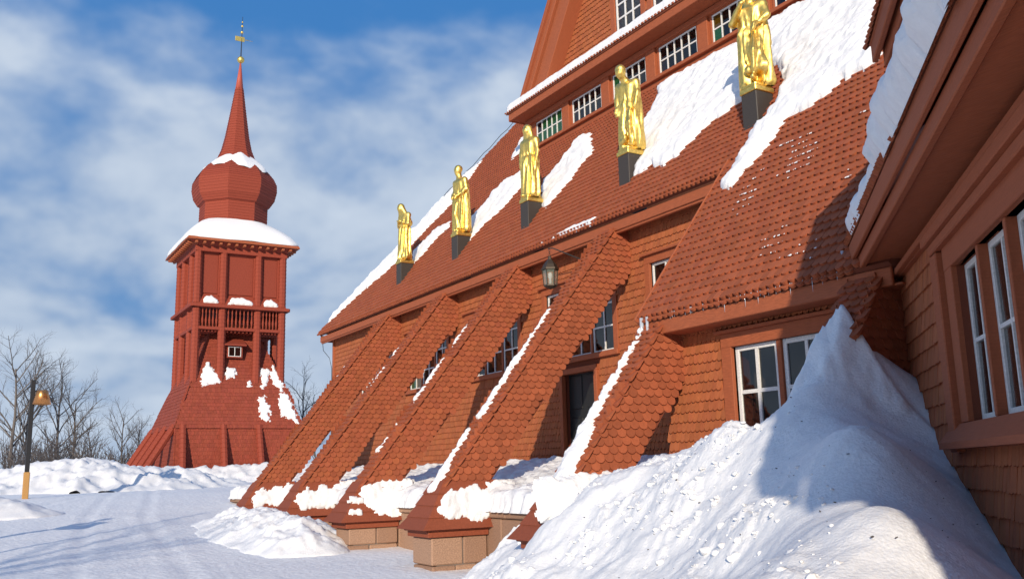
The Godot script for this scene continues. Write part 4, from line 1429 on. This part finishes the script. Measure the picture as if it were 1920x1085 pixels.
func build_tower():
	var C = Vector3(-60, 0, -14.82)
	var t = thing("bell_tower", "red shingled bell tower with open belfry and onion-shaped spire", "tower", C)
	var Y = Vector3.UP
	var faces = []
	for k in 4:
		var n = Vector3(1, 0, 0).rotated(Y, k * PI / 2)
		faces.append([n, Y.cross(n)])        # outward, across
	var frustum = func(called, h0, y0, h1, y1, m):
		var st = tool()
		var a = []
		var b = []
		for c in [[1, 1], [1, -1], [-1, -1], [-1, 1]]:
			a.append(Vector3(c[0] * h0, y0, c[1] * h0))
			b.append(Vector3(c[0] * h1, y1, c[1] * h1))
		for q in 4:
			var r = (q + 1) % 4
			quad(st, b[q], b[r], a[r], a[q])
		quad(st, b[3], b[2], b[1], b[0])
		quad(st, a[0], a[1], a[2], a[3])
		return obj(called, done(st), m, t)
	var clad = func(part, h0, y0, h1, y1, ex, w, th, which):
		for k in which:
			var n = faces[k][0]
			var u = faces[k][1]
			var v = Vector3(-n.x * (h0 - h1), y1 - y0, -n.z * (h0 - h1))
			var L = v.length()
			v = v.normalized()
			shingles(part, "tower_shingle", n * h0 + Y * y0, u, v, u.cross(v), PackedVector2Array([Vector2(-h0, 0), Vector2(h0, 0), Vector2(h1, L), Vector2(-h1, L)]), w, ex, th, .01, M.tower)
	var base = frustum.call("base_wall", 3.75, .5, 3.75, 4.6, M.backing)
	clad.call(base, 3.75, 1.4, 3.75, 4.62, .23, .14, .035, [0, 3])
	var skirt = frustum.call("skirt", 3.82, 4.58, 2.95, 7.0, M.backing)
	clad.call(skirt, 3.86, 4.55, 2.95, 7.0, .23, .18, .04, [0, 3])
	var core = frustum.call("core", 2.95, 7.0, 1.3, 10.9, M.backing)
	clad.call(core, 2.95, 7.0, 1.36, 10.75, .23, .18, .04, [0, 3])
	# posts sheathed in shingles, all the way up
	var ps = tool()
	lathe(ps, stepped([Vector2(.24, 6.4), Vector2(.215, 15.5)], .24, .022), 8, Vector3.ZERO, PI / 8)
	var pm = done(ps)
	for i in 4:
		for j in 4:
			if i in [1, 2] and j in [1, 2]: continue
			var o = obj("post", pm, M.tower_trim, t)
			o.position = Vector3([-2.62, -1.08, 1.08, 2.62][i], 0, [-2.62, -1.08, 1.08, 2.62][j])
	# leaning posts round the foot
	for k in [0, 3]:
		var n = faces[k][0]
		var u = faces[k][1]
		for s in [-3.45, -1.08, 1.08, 3.45]:
			var st = tool()
			var out = 4.7 if k == 0 else 5.7
			var a = n * out + u * s + Y * 1.5
			var b = n * 3.72 + u * s * (.97) + Y * 4.75
			var pts = []
			var rr = []
			for q in 12:
				pts.append(a.lerp(b, q / 12.0))
				pts.append(a.lerp(b, (q + .98) / 12.0))
				rr.append(.215)
				rr.append(.19)
			tube(st, pts, rr, 8)
			obj("leaning_post", done(st), M.tower_trim, t)
	# belfry
	frustum.call("belfry_wall", 2.42, 12.2, 2.42, 15.6, M.tower_trim)
	frustum.call("belfry_ledge", 2.86, 12.08, 2.45, 12.75, M.tower_trim)
	frustum.call("belfry_floor", 2.5, 10.75, 2.5, 11.0, M.trim_dark)
	for k in 4:
		var n = faces[k][0]
		var u = faces[k][1]
		var B = Basis(u, Y, n)
		var st = tool()
		bev(st, n * 2.84 + Y * 11.97, Vector3(5.95, .2, .42), .02, B)
		obj("rail", done(st), M.tower_trim, t)
		st = tool()
		bev(st, n * 2.68 + Y * 10.62, Vector3(5.4, .18, .26), .02, B)
		obj("foot_rail", done(st), M.tower_trim, t)
		st = tool()
		bev(st, n * 2.66 + Y * 15.5, Vector3(5.7, .34, .36), .02, B)
		obj("head_beam", done(st), M.tower_trim, t)
		for bay in [[-2.36, -1.32, 5], [-.84, .84, 7], [1.32, 2.36, 5]]:
			st = tool()
			var mid = (bay[0] + bay[1]) * .5
			var w = bay[1] - bay[0]
			# panel with its frame
			bev(st, n * 2.45 + u * mid + Y * 14.05, Vector3(w - .12, 2.5, .08), .02, B)
			obj("panel", done(st), tone(M.tower_trim, 1), t)
			st = tool()
			for e in [-1.0, 1.0]: bev(st, n * 2.5 + u * (mid + e * w * .5) + Y * 14.0, Vector3(.12, 2.7, .12), .015, B)
			bev(st, n * 2.5 + u * mid + Y * 15.28, Vector3(w, .12, .12), .015, B)
			obj("panel_frame", done(st), M.tower_trim, t)
			var bs = tool(true)
			lathe(bs, [Vector2(.045, 10.7), Vector2(.045, 10.85), Vector2(.075, 11.0), Vector2(.085, 11.12), Vector2(.05, 11.3), Vector2(.035, 11.5), Vector2(.06, 11.62), Vector2(.04, 11.7), Vector2(.05, 11.9)], 6)
			var bm = done(bs)
			for q in bay[2]:
				var o = obj("baluster", bm, M.tower_trim, t)
				o.position = n * 2.7 + u * lerpf(bay[0], bay[1], (q + .5) / bay[2])
			# short braces under the floor
			for q in bay[2]:
				st = tool()
				bev(st, n * 2.1 + u * lerpf(bay[0], bay[1], (q + .5) / bay[2]) + Y * 10.5, Vector3(.12, .16, 1.0), .02, B)
				obj("joist", done(st), M.tower_trim, t)
		# eave brackets
		for q in 13:
			st = tool()
			bev(st, n * 3.05 + u * lerpf(-2.9, 2.9, q / 12.0) + Y * 15.78, Vector3(.16, .14, .62), .02, B)
			obj("bracket", done(st), M.trim_dark, t)
	frustum.call("eave", 2.7, 15.6, 3.42, 15.98, M.tower_trim)
	frustum.call("roof_edge", 3.46, 15.9, 3.4, 16.08, M.trim_dark)
	frustum.call("roof", 3.3, 16.0, 1.9, 17.5, M.tower_trim)
	# octagonal neck, onion, spire
	var lean = Vector3(.004, 0, -.012)
	var prof = [Vector2(2.16, 17.5), Vector2(2.16, 19.0), Vector2(2.3, 19.08), Vector2(2.58, 19.5), Vector2(2.72, 20.1), Vector2(2.7, 20.6), Vector2(2.48, 21.05), Vector2(2.1, 21.5), Vector2(1.62, 21.9), Vector2(1.22, 22.4), Vector2(.98, 23.0), Vector2(.78, 23.9), Vector2(.52, 25.6), Vector2(.26, 27.4)]
	var st = tool()
	lathe(st, stepped(prof, .2, .022), 8, Vector3(0, 0, .2), PI / 8, lean)
	obj("onion_spire", done(st), M.tower_trim, t)
	var tip = func(y): return Vector3(lean.x * y, y, .2 + lean.z * y)
	st = tool(true)
	tube(st, [tip.call(27.3), tip.call(29.2)], [.27, .05], 8)
	obj("spire_tip", done(st), paint(lin(.42, .09, .06), .5), t)
	st = tool()
	tube(st, [tip.call(29.1), tip.call(32.6)], [.045, .015], 6)
	obj("rod", done(st), M.iron, t)
	for q in [[29.45, .24], [31.45, .1], [31.9, .08], [32.2, .06]]:
		var s = SphereMesh.new()
		s.radius = q[1]
		s.height = q[1] * 2
		s.radial_segments = 16
		s.rings = 8
		obj("ball", s, M.gold, t).position = tip.call(q[0])
	st = tool()
	bev(st, tip.call(30.95) + Vector3(0, 0, .12), Vector3(.05, .34, .62), .01)
	tube(st, [tip.call(30.95) + Vector3(0, 0, -.2), tip.call(30.95) + Vector3(0, 0, -.75)], [.03, .01], 5)
	obj("weather_vane", done(st), M.gold, t)
	# dormer on the core
	st = tool()
	bev(st, Vector3(2.0, 9.25, .22), Vector3(1.0, .72, 1.0), .02)
	var dm = obj("dormer", done(st), M.tower_trim, t)
	st = tool()
	prism(st, PackedVector2Array([Vector2(2.75, 9.62), Vector2(2.75, 9.7), Vector2(1.6, 10.25), Vector2(1.6, 9.62)]), Vector3(0, 0, -.45), Vector3.RIGHT, Y, Vector3(0, 0, 1.34))
	obj("hood", done(st), M.tower_trim, dm)
	st = tool()
	for q in [[.22, 9.55, .78, .05], [.22, 8.99, .78, .05]]: box(st, Vector3(2.52, q[1], q[0]), Vector3(.05, q[3] * .7, q[2]))
	for q in [-.145, .22, .585]: box(st, Vector3(2.523, 9.27, q), Vector3(.05, .56, .035))
	obj("window_frame", done(st), M.white, dm)
	for q in [.04, .40]:
		obj("pane", boxmesh(Vector3(.02, .5, .32)), M.glass, dm).position = Vector3(2.51, 9.27, q)
	# snow: cap on the roof, collar on the onion, ledges, patches on the skirt
	st = tool(true)
	var rings = []
	var lay = [[3.43, 16.08, 40.0], [3.46, 16.18, 30.0], [3.4, 16.34, 18.0], [3.2, 16.66, 10.0], [2.92, 17.02, 7.0], [2.6, 17.36, 5.0], [2.32, 17.64, 3.0], [2.14, 17.78, 2.6]]
	for l in lay:
		var ring = []
		for k in 48:
			var a = TAU * k / 48
			var e = l[2]
			var rad = pow(pow(abs(cos(a)), e) + pow(abs(sin(a)), e), -1.0 / e)
			var nn = nz.get_noise_3d(cos(a) * 120, l[1] * 90, sin(a) * 120)
			ring.append(C + Vector3(cos(a), 0, sin(a)) * rad * (l[0] + (.05 * nn if l[1] > 16.1 else .03 * nn)) + Y * (l[1] + .06 * nn))
		rings.append(ring)
	for i in rings.size() - 1:
		for k in 48:
			var q = (k + 1) % 48
			quad(st, rings[i + 1][k], rings[i + 1][q], rings[i][q], rings[i][k])
	tag(obj("tower_roof_snow", done(st), M.snow), "smooth snow cap on the belfry roof below the onion", "snow")
	st = tool(true)
	var grid = []
	for i in 13:
		var row = []
		for k in 33:
			var a = lerpf(-1.95, 1.5, k / 32.0)
			var f = i / 12.0
			var edge = .12 * sin(a * 3.0) + .1 * nz.get_noise_2d(a * 150, 3)
			var y = lerpf(21.25 + edge + .12 * abs(a + .2), 22.55 - .25 * abs(a), f)
			var th = .14 * sin(f * PI) * clampf((1.0 - abs(k / 16.0 - 1.0)) * 5, 0, 1) - .02
			var pr = 1.0
			for q in prof.size() - 1:
				if y >= prof[q].y and y <= prof[q + 1].y: pr = lerpf(prof[q].x, prof[q + 1].x, (y - prof[q].y) / (prof[q + 1].y - prof[q].y))
			var oct = cos(PI / 8) / cos(fposmod(a, PI / 4) - PI / 8)
			row.append(C + Vector3(lean.x * y, 0, .2 + lean.z * y) + Vector3(cos(a), 0, sin(a)) * (pr * oct + th + .02) + Y * (y + th * .4))
		grid.append(row)
	for i in 12:
		for k in 32:
			quad(st, grid[i + 1][k], grid[i + 1][k + 1], grid[i][k + 1], grid[i][k])
	tag(obj("onion_snow", done(st), M.snow), "snow collar on the shoulder of the onion spire", "snow")
	var lv = Vector3(-.41, .67, 0).normalized()
	for q in [[-2.36, -1.32], [-.84, .84], [1.32, 2.36]]:
		var ln = Vector3(0, 0, -1).cross(lv)
		var w = q[1] - q[0]
		snow_on("tower_ledge_snow", "small heap of snow on the sloping ledge of the belfry", C + Vector3(2.86, 12.09, -(q[0] + q[1]) * .5), Vector3(0, 0, -1), lv, ln, [[-w * .46, .05], [w * .4, .08], [w * .44, .3], [w * .1, .62], [-w * .3, .55]], .14, .06, .12, .07, .03, "snow on the belfry ledge")
	var sv = Vector3(-1.35, 3.75, 0).normalized()
	var kv = Vector3(-.91, 2.45, 0).normalized()
	for q in [["triangular snow patch beside the corner post of the tower", 1, [[-2.35, .05], [-1.0, .35], [-1.2, .7], [-1.55, 1.2], [-1.75, 1.65], [-2.0, 1.2]]],
			["small snow patch beside an inner post of the tower", 1, [[-.75, .55], [-.3, .7], [-.1, 1.2], [-.7, 1.35]]],
			["tiny snow scrap in the middle of the tower skirt", 1, [[.55, .1], [.75, .1], [.7, .5], [.58, .4]]],
			["narrow snow patch beside the second inner post", 1, [[1.4, .05], [1.6, .2], [1.9, 1.3], [1.45, 1.3]]],
			["snow patch beside the corner post on the church side of the tower", 1, [[2.3, .1], [2.75, .1], [2.2, 1.6], [2.0, .9]]],
			["upright snow patch low on the tower skirt", 0, [[1.2, .55], [1.7, .5], [1.8, 1.2], [1.5, 2.2], [1.15, 1.9], [1.1, 1.2]]],
			["snow along the church-side corner of the tower skirt", 0, [[2.4, .9], [3.5, .3], [3.0, 2.1], [2.6, 2.55], [2.35, 1.6]]]]:
		var vv = sv if q[1] == 1 else kv
		var at = C + (Vector3(2.95, 7.0, 0) if q[1] == 1 else Vector3(3.86, 4.55, 0))
		var nn = Vector3(0, 0, -1).cross(vv)
		snow_on("tower_skirt_snow", q[0], at + nn * .03, Vector3(0, 0, -1), vv, nn, q[2], .07, .05, .1, .2, .03, "snow patches on the tower skirt")

# ---------------------------------------------------------------- small things
func build_small():
	# statues
	statue(Vector3(-27.48, 8.45, -12.42), 0, "gilded statue of a veiled figure with folded hands and bowed head", .96, .15)
	statue(Vector3(-23.5, 8.45, -12.42), 1, "gilded statue of a cloaked standing man with hands held before him", 1.0, .1)
	statue(Vector3(-19.6, 8.45, -12.42), 2, "gilded statue with long loose hair and a straight columnar robe", .98, .2)
	statue(Vector3(-15.42, 8.42, -12.4), 3, "gilded statue of a stooping figure with deeply bowed head and bent knee", .98, .25)
	statue(Vector3(-11.65, 8.45, -12.42), 4, "gilded statue of a muscular half-draped figure with raised arm", 1.03, .3)
	# lantern on its bracket
	var L = thing("lantern", "weathered six-sided bronze lantern hanging from a bracket under the eave", "lantern", Vector3(-17.05, 5.68, -11.25))
	var st = tool()
	lathe(st, [Vector2(.001, .5), Vector2(.2, .44), Vector2(.2, .40), Vector2(.18, .40)], 6)
	lathe(st, [Vector2(.18, .4), Vector2(.19, .42), Vector2(.15, .52), Vector2(.09, .6), Vector2(.05, .64), Vector2(.03, .72), Vector2(.001, .73)], 6)
	obj("hood", done(st), M.bronze, L)
	st = tool()
	lathe(st, [Vector2(.001, -.04), Vector2(.1, .0), Vector2(.15, .03), Vector2(.15, .06), Vector2(.001, .06)], 6)
	for k in 6:
		var a = TAU * k / 6
		tube(st, [Vector3(cos(a) * .145, .05, sin(a) * .145), Vector3(cos(a) * .175, .42, sin(a) * .175)], [.011, .011], 5)
	obj("frame", done(st), M.bronze, L)
	for k in 6:
		var a = TAU * k / 6
		var b = TAU * (k + 1) / 6
		st = tool()
		quad(st, Vector3(cos(a) * .17, .41, sin(a) * .17), Vector3(cos(b) * .17, .41, sin(b) * .17), Vector3(cos(b) * .14, .06, sin(b) * .14), Vector3(cos(a) * .14, .06, sin(a) * .14))
		obj("pane", done(st), M.lamp_glass, L)
	st = tool(true)
	lathe(st, [Vector2(.001, .07), Vector2(.035, .08), Vector2(.03, .2), Vector2(.055, .25), Vector2(.05, .32), Vector2(.001, .36)], 10)
	obj("bulb", done(st), M.white, L)
	for k in 3:
		st = tool(true)
		var ring = []
		for q in 9:
			var a = TAU * q / 8
			ring.append(Vector3(cos(a) * .022 * (1 if k % 2 else 0), .755 + k * .05 + sin(a) * .032, cos(a) * .022 * (0 if k % 2 else 1)))
		tube(st, ring, ring.map(func(_p): return .006), 4)
		obj("chain_link", done(st), M.iron, L)
	st = tool()
	tube(st, [Vector3(-.02, .9, .02), Vector3(.06, .9, -.05), Vector3(.72, .42, -.8)], [.014, .014, .014], 6)
	tube(st, [Vector3(.72, .42, -.8), Vector3(.62, .36, -.74), Vector3(.58, .44, -.7), Vector3(.66, .5, -.74)], [.012, .012, .012, .01], 6)
	obj("bracket", done(st), M.iron, L)
	# icicles along the low eave
	var ice = []
	for k in 34:
		ice.append([rng.randf_range(-11.55, -7.75), rng.randf_range(.02, .09) if k % 6 else rng.randf_range(.1, .17)])
	for q in ice:
		st = tool(true)
		tube(st, [Vector3(0, .04, 0), Vector3(.002, -q[1] * .4, 0), Vector3(0, -q[1], 0)], [.007, .005, .001], 6)
		var o = obj("icicle", done(st), M.ice)
		o.position = Vector3(q[0], 4.02, -9.44)
		tag(o, "short thin icicle hanging from the shingle edge of the low eave", "icicle", "icicles on the low eave")
	for q in [[-11.66, .5, .035], [-11.52, .42, .026]]:
		st = tool(true)
		tube(st, [Vector3(0, .06, 0), Vector3(.01, -q[1] * .3, .005), Vector3(-.005, -q[1] * .7, .0), Vector3(0, -q[1], 0)], [q[2], q[2] * .9, q[2] * .75, .004], 8)
		var o = obj("icicle", done(st), M.ice)
		o.position = Vector3(q[0], 4.0, -9.42)
		tag(o, "thick long icicle at the end of the low eave above the short buttress", "icicle", "long icicles at the eave end")
	st = tool(true)
	tube(st, [Vector3(0, .05, 0), Vector3(.01, -.3, 0), Vector3(.0, -.75, 0)], [.022, .014, .002], 6)
	var oo = obj("icicle", done(st), M.ice)
	oo.position = Vector3(-7.78, 4.3, -9.6)
	tag(oo, "slender icicle hanging in the corner between the low eave and the wing", "icicle")
	# lamp post
	var g = ground_y(-37.9, 0)
	var P = thing("lamp_post", "slim black lamp post with copper bell shade and yellow wooden foot", "lamp post", Vector3(-37.9, g, -2.45))
	st = tool()
	bev(st, Vector3(0, .42, 0), Vector3(.2, 1.0, .2), .02)
	obj("foot", done(st), M.post_wood, P)
	st = tool()
	bev(st, Vector3(0, 2.55, 0), Vector3(.15, 3.28, .15), .015)
	obj("post", done(st), M.black, P)
	st = tool(true)
	lathe(st, [Vector2(.001, 3.82), Vector2(.16, 3.81), Vector2(.18, 3.78), Vector2(.31, 3.3), Vector2(.29, 3.3), Vector2(.17, 3.74), Vector2(.001, 3.76)], 24, Vector3(.2, 0, -.3))
	obj("shade", done(st), M.copper, P)
	st = tool()
	tube(st, [Vector3(0, 3.79, 0), Vector3(.2, 3.79, -.3)], [.025, .025], 6)
	obj("arm", done(st), M.black, P)

# plough edges, wheel ruts and trodden dents in the packed snow
func tracks(x: float, z: float) -> float:
	if x < -56 or x > 2 or z < -12 or z > 3: return 0.0
	var y := 0.0
	var p = Vector2(x, z)
	for l in [[Vector2(-30.0, -.6), Vector2(-42.0, -6.3), Vector2(-53.0, -10.2)], [Vector2(-12.0, -1.2), Vector2(-30.0, -3.6), Vector2(-50.0, -7.6)], [Vector2(-10.0, -2.9), Vector2(-29.0, -5.0), Vector2(-50.0, -9.0)]]:
		for k in 2:
			var q = Geometry2D.get_closest_point_to_segment(p, l[k], l[k + 1])
			var d = p.distance_to(q)
			if d < .6: y += .014 * exp(-pow((d - .3) / .12, 2)) - .018 * exp(-pow(d / .15, 2))
	var foot = nz.get_noise_2d(x * 210 + 40, z * 210)
	y -= .012 * smoothstep(.3, .5, foot)
	return y

func build_ground():
	var xs = []
	var zs = []
	for v in [-4000, -2000, -1000, -500, -300, -200, -150, -120, -100, -90]: xs.append(float(v))
	var x = -85.0
	while x < 8.0:
		xs.append(x)
		x += 1.2 if x < -56 else (.4 if x < -34 else .14)
	for v in [8, 14, 25, 50, 100, 300, 1000, 4000]: xs.append(float(v))
	for v in [-4000, -1500, -500, -200, -100, -60, -40]: zs.append(float(v))
	x = -30.0
	while x < 14.0:
		zs.append(x)
		x += 1.2 if (x < -12 or x > 3) else .14
	for v in [14, 20, 30, 60, 120, 300, 1000, 4000]: zs.append(float(v))
	var st = tool(true)
	for j in zs.size():
		for i in xs.size():
			var px = xs[i]
			var pz = zs[j]
			var y = ground_y(px, pz)
			if px > -60 and px < 8 and pz > -30 and pz < 14:
				y += .02 * nz.get_noise_2d(px * 20, pz * 20) + .008 * nz.get_noise_2d(px * 110 + pz * 20, pz * 110) + .010 * nz.get_noise_2d(px * 40, pz * 320)
			y += tracks(px, pz)
			st.add_vertex(Vector3(px, y, pz))
	for j in zs.size() - 1:
		for i in xs.size() - 1:
			var a = j * xs.size() + i
			for q in [a, a + 1, a + xs.size() + 1, a, a + xs.size() + 1, a + xs.size()]: st.add_index(q)
	var gr = obj("snow_ground", done(st), M.packed)
	gr.set_meta("kind", "structure")
	gr.set_meta("label", "packed ploughed snow of the churchyard")
	mound("snow_bank", "long lumpy snow bank behind the lamp post", [[-45.5, 1.95, 1.5, 3.0], [-45.9, 2.25, -2.0, 3.2], [-45.4, 2.75, -5.2, 3.2], [-45.6, 2.35, -7.0, 2.8], [-46.5, 2.15, -9.4, 2.4], [-47.2, 1.75, -11.2, 2.0]], .12, .2, 1)
	mound("snow_bank", "low smooth snow heap in front of the lamp post", [[-31.5, 1.45, 1.0, 1.8], [-31.3, 1.3, -1.4, 1.5], [-31.2, 1.0, -2.3, .9]], .1, .1, 2)
	mound("snow_bank", "snow bank heaped along the foot of the bell tower", [[-55.3, 2.2, -8.2, 2.0], [-55.0, 2.5, -9.6, 1.9], [-55.2, 2.2, -11.5, 2.0], [-55.4, 2.45, -14.5, 2.3], [-55.4, 2.55, -18.0, 2.3], [-55.4, 2.4, -22.0, 2.3]], .16, .22, 3)
	mound("snow_bank", "shovelled snow heap against the granite piers nearest the tower", [[-25.4, .8, -6.6, 1.1], [-24.0, .98, -6.6, 1.3], [-21.8, .95, -6.6, 1.5], [-19.9, .92, -6.5, 1.3], [-19.2, .75, -6.4, 1.0]], .05, .15, 4)

func build_trees():
	var far = "bare trees behind the snow bank"
	var T = [
		[8, 70, 10.4, "tall bare birch with wide crown at the open edge of the grove", 3],
		[40, 72, 9.8, "tall bare tree with straight trunk and dense twigs behind the lamp post", 3],
		[88, 76, 9.4, "tall slender bare tree beside the copper lamp shade", 3],
		[124, 74, 7.6, "dark crooked bare tree with broken top, next to the slender lampside tree", 3],
		[163, 84, 6.0, "small thin bare sapling between the grove and the tower", 2],
		[222, 72, 5.8, "small bare tree with crooked spreading limbs standing apart near the tower", 3],
		[250, 74, 5.2, "low bare tree close beside the leaning posts of the tower", 3],
		[562, 78, 8.6, "bare tree showing between the tower and the church", 3],
		[585, 90, 6.5, "bare tree half hidden behind the buttress nearest the tower", 3]]
	var yaw = deg_to_rad(31.0)
	for q in T:
		var a = atan((q[0] - 960.0) / 1784.0)
		var dir = Vector3(-cos(yaw + a), 0, -sin(yaw + a))
		var p = dir * q[1] / cos(a)
		p.y = 1.5
		tree(p, q[2], 100 + q[0], q[3], far, q[4], M.bark_pale if q[0] in [8, 40, 88] else null, Vector3(rng.randf_range(-.05, .05), 0, rng.randf_range(-.05, .05)))
	# trees behind the viewer whose shadows streak the yard
	for q in [[-1.5, 14.0, 10.0, 1], [8.5, 21.5, 11.0, 2]]:
		tree(Vector3(q[0], 0, q[1]), q[2], 900 + q[3], ["bare birch across the yard from the church, casting streaked shadows", "taller bare birch farther across the yard from the church"][q[3] - 1], "birches across the yard", 2, M.bark_pale)
	# a second lamp and a pole in the yard, whose long thin shadows cross the snow
	var lamp2 = get_node("lamp_post").duplicate()
	lamp2.name = numbered("lamp_post")
	add_child(lamp2, true)
	lamp2.position = Vector3(-19.1, ground_y(-19.1, 0), 3.8)
	tag(lamp2, "second black lamp post, standing in the open yard across from the buttresses", "lamp post")
	var fp = thing("flagpole", "slim white flagpole in the open yard across from the buttresses", "flagpole", Vector3(-13.5, 0, 6.0))
	var pst = tool(true)
	tube(pst, [Vector3(0, -.2, 0), Vector3(0, 6.6, 0)], [.06, .035], 10)
	obj("pole", done(pst), M.white, fp)
	var knob = SphereMesh.new()
	knob.radius = .07
	knob.height = .14
	obj("knob", knob, M.gold, fp).position = Vector3(0, 6.65, 0)
	# undergrowth along the grove
	var st = tool()
	for k in 520:
		var px = rng.randf_range(-10, 275)
		var a = atan((px - 960.0) / 1784.0)
		var dir = Vector3(-cos(yaw + a), 0, -sin(yaw + a))
		var p = dir * rng.randf_range(70, 92)
		p.y = 1.5
		var h = rng.randf_range(1.2, 3.4) * (1.15 if px < 160 else .8)
		var s = Vector3(rng.randf_range(-.35, .35), 1, rng.randf_range(-.35, .35))
		tube(st, [p, p + s * h * .5, p + s * h + Vector3(rng.randf_range(-.3, .3), 0, rng.randf_range(-.3, .3))], [.045, .03, .01], 3, false)
		for q in 4:
			var f = rng.randf_range(.3, .9)
			var b = p + s * h * f
			tube(st, [b, b + Vector3(rng.randf_range(-.6, .6), rng.randf_range(.2, .7), rng.randf_range(-.6, .6)) * h * .4], [.024, .008], 3, false)
	tag(obj("undergrowth", done(st), M.twig), "leafless brush under the grove", "brush", "", "stuff")

# ---------------------------------------------------------------- the scene
func _ready():
	rng.seed = 20240
	nz.seed = 3
	nz.noise_type = FastNoiseLite.TYPE_SIMPLEX_SMOOTH
	nz.fractal_octaves = 3
	# camera
	var cam := Camera3D.new()
	cam.name = "camera"
	var yaw = deg_to_rad(31.0)
	var pitch = atan(340.0 / 1751.0)
	var roll = deg_to_rad(1.4)
	var fh = Vector3(-cos(yaw), 0, -sin(yaw))
	var r = fh.cross(Vector3.UP)
	var F = fh * cos(pitch) + Vector3.UP * sin(pitch)
	var U = r.cross(F)
	cam.transform = Transform3D(Basis(r * cos(roll) - U * sin(roll), r * sin(roll) + U * cos(roll), -F), EYE)
	cam.fov = rad_to_deg(2 * atan(542.5 / 1751.0))
	cam.far = 6000
	cam.near = .05
	add_child(cam)
	cam.current = true
	# sky and exposure
	var env := Environment.new()
	var sky := Sky.new()
	var pan := PanoramaSkyMaterial.new()
	pan.panorama = sky_picture()
	sky.sky_material = pan
	env.background_mode = Environment.BG_SKY
	env.sky = sky
	env.tonemap_mode = Environment.TONE_MAPPER_LINEAR
	env.tonemap_exposure = 1.15
	env.sdfgi_enabled = true
	env.ssao_enabled = true
	env.ssil_enabled = true
	var we := WorldEnvironment.new()
	we.name = "environment"
	we.environment = env
	add_child(we)
	# sun: low, from behind the viewer and to the right
	var sun := DirectionalLight3D.new()
	sun.name = "sun"
	var to = Vector3(1.25, .47, 1.0).normalized()
	sun.look_at_from_position(Vector3.ZERO, -to)
	sun.light_energy = 1.3
	sun.light_color = Color(1.0, .94, .85)
	sun.light_angular_distance = .53
	sun.shadow_enabled = true
	add_child(sun)
	materials()
	build_ground()
	build_church()
	print("church")
	build_tower()
	print("tower")
	build_church_snow()
	build_pile()
	print("snow")
	build_small()
	print("small")
	build_trees()
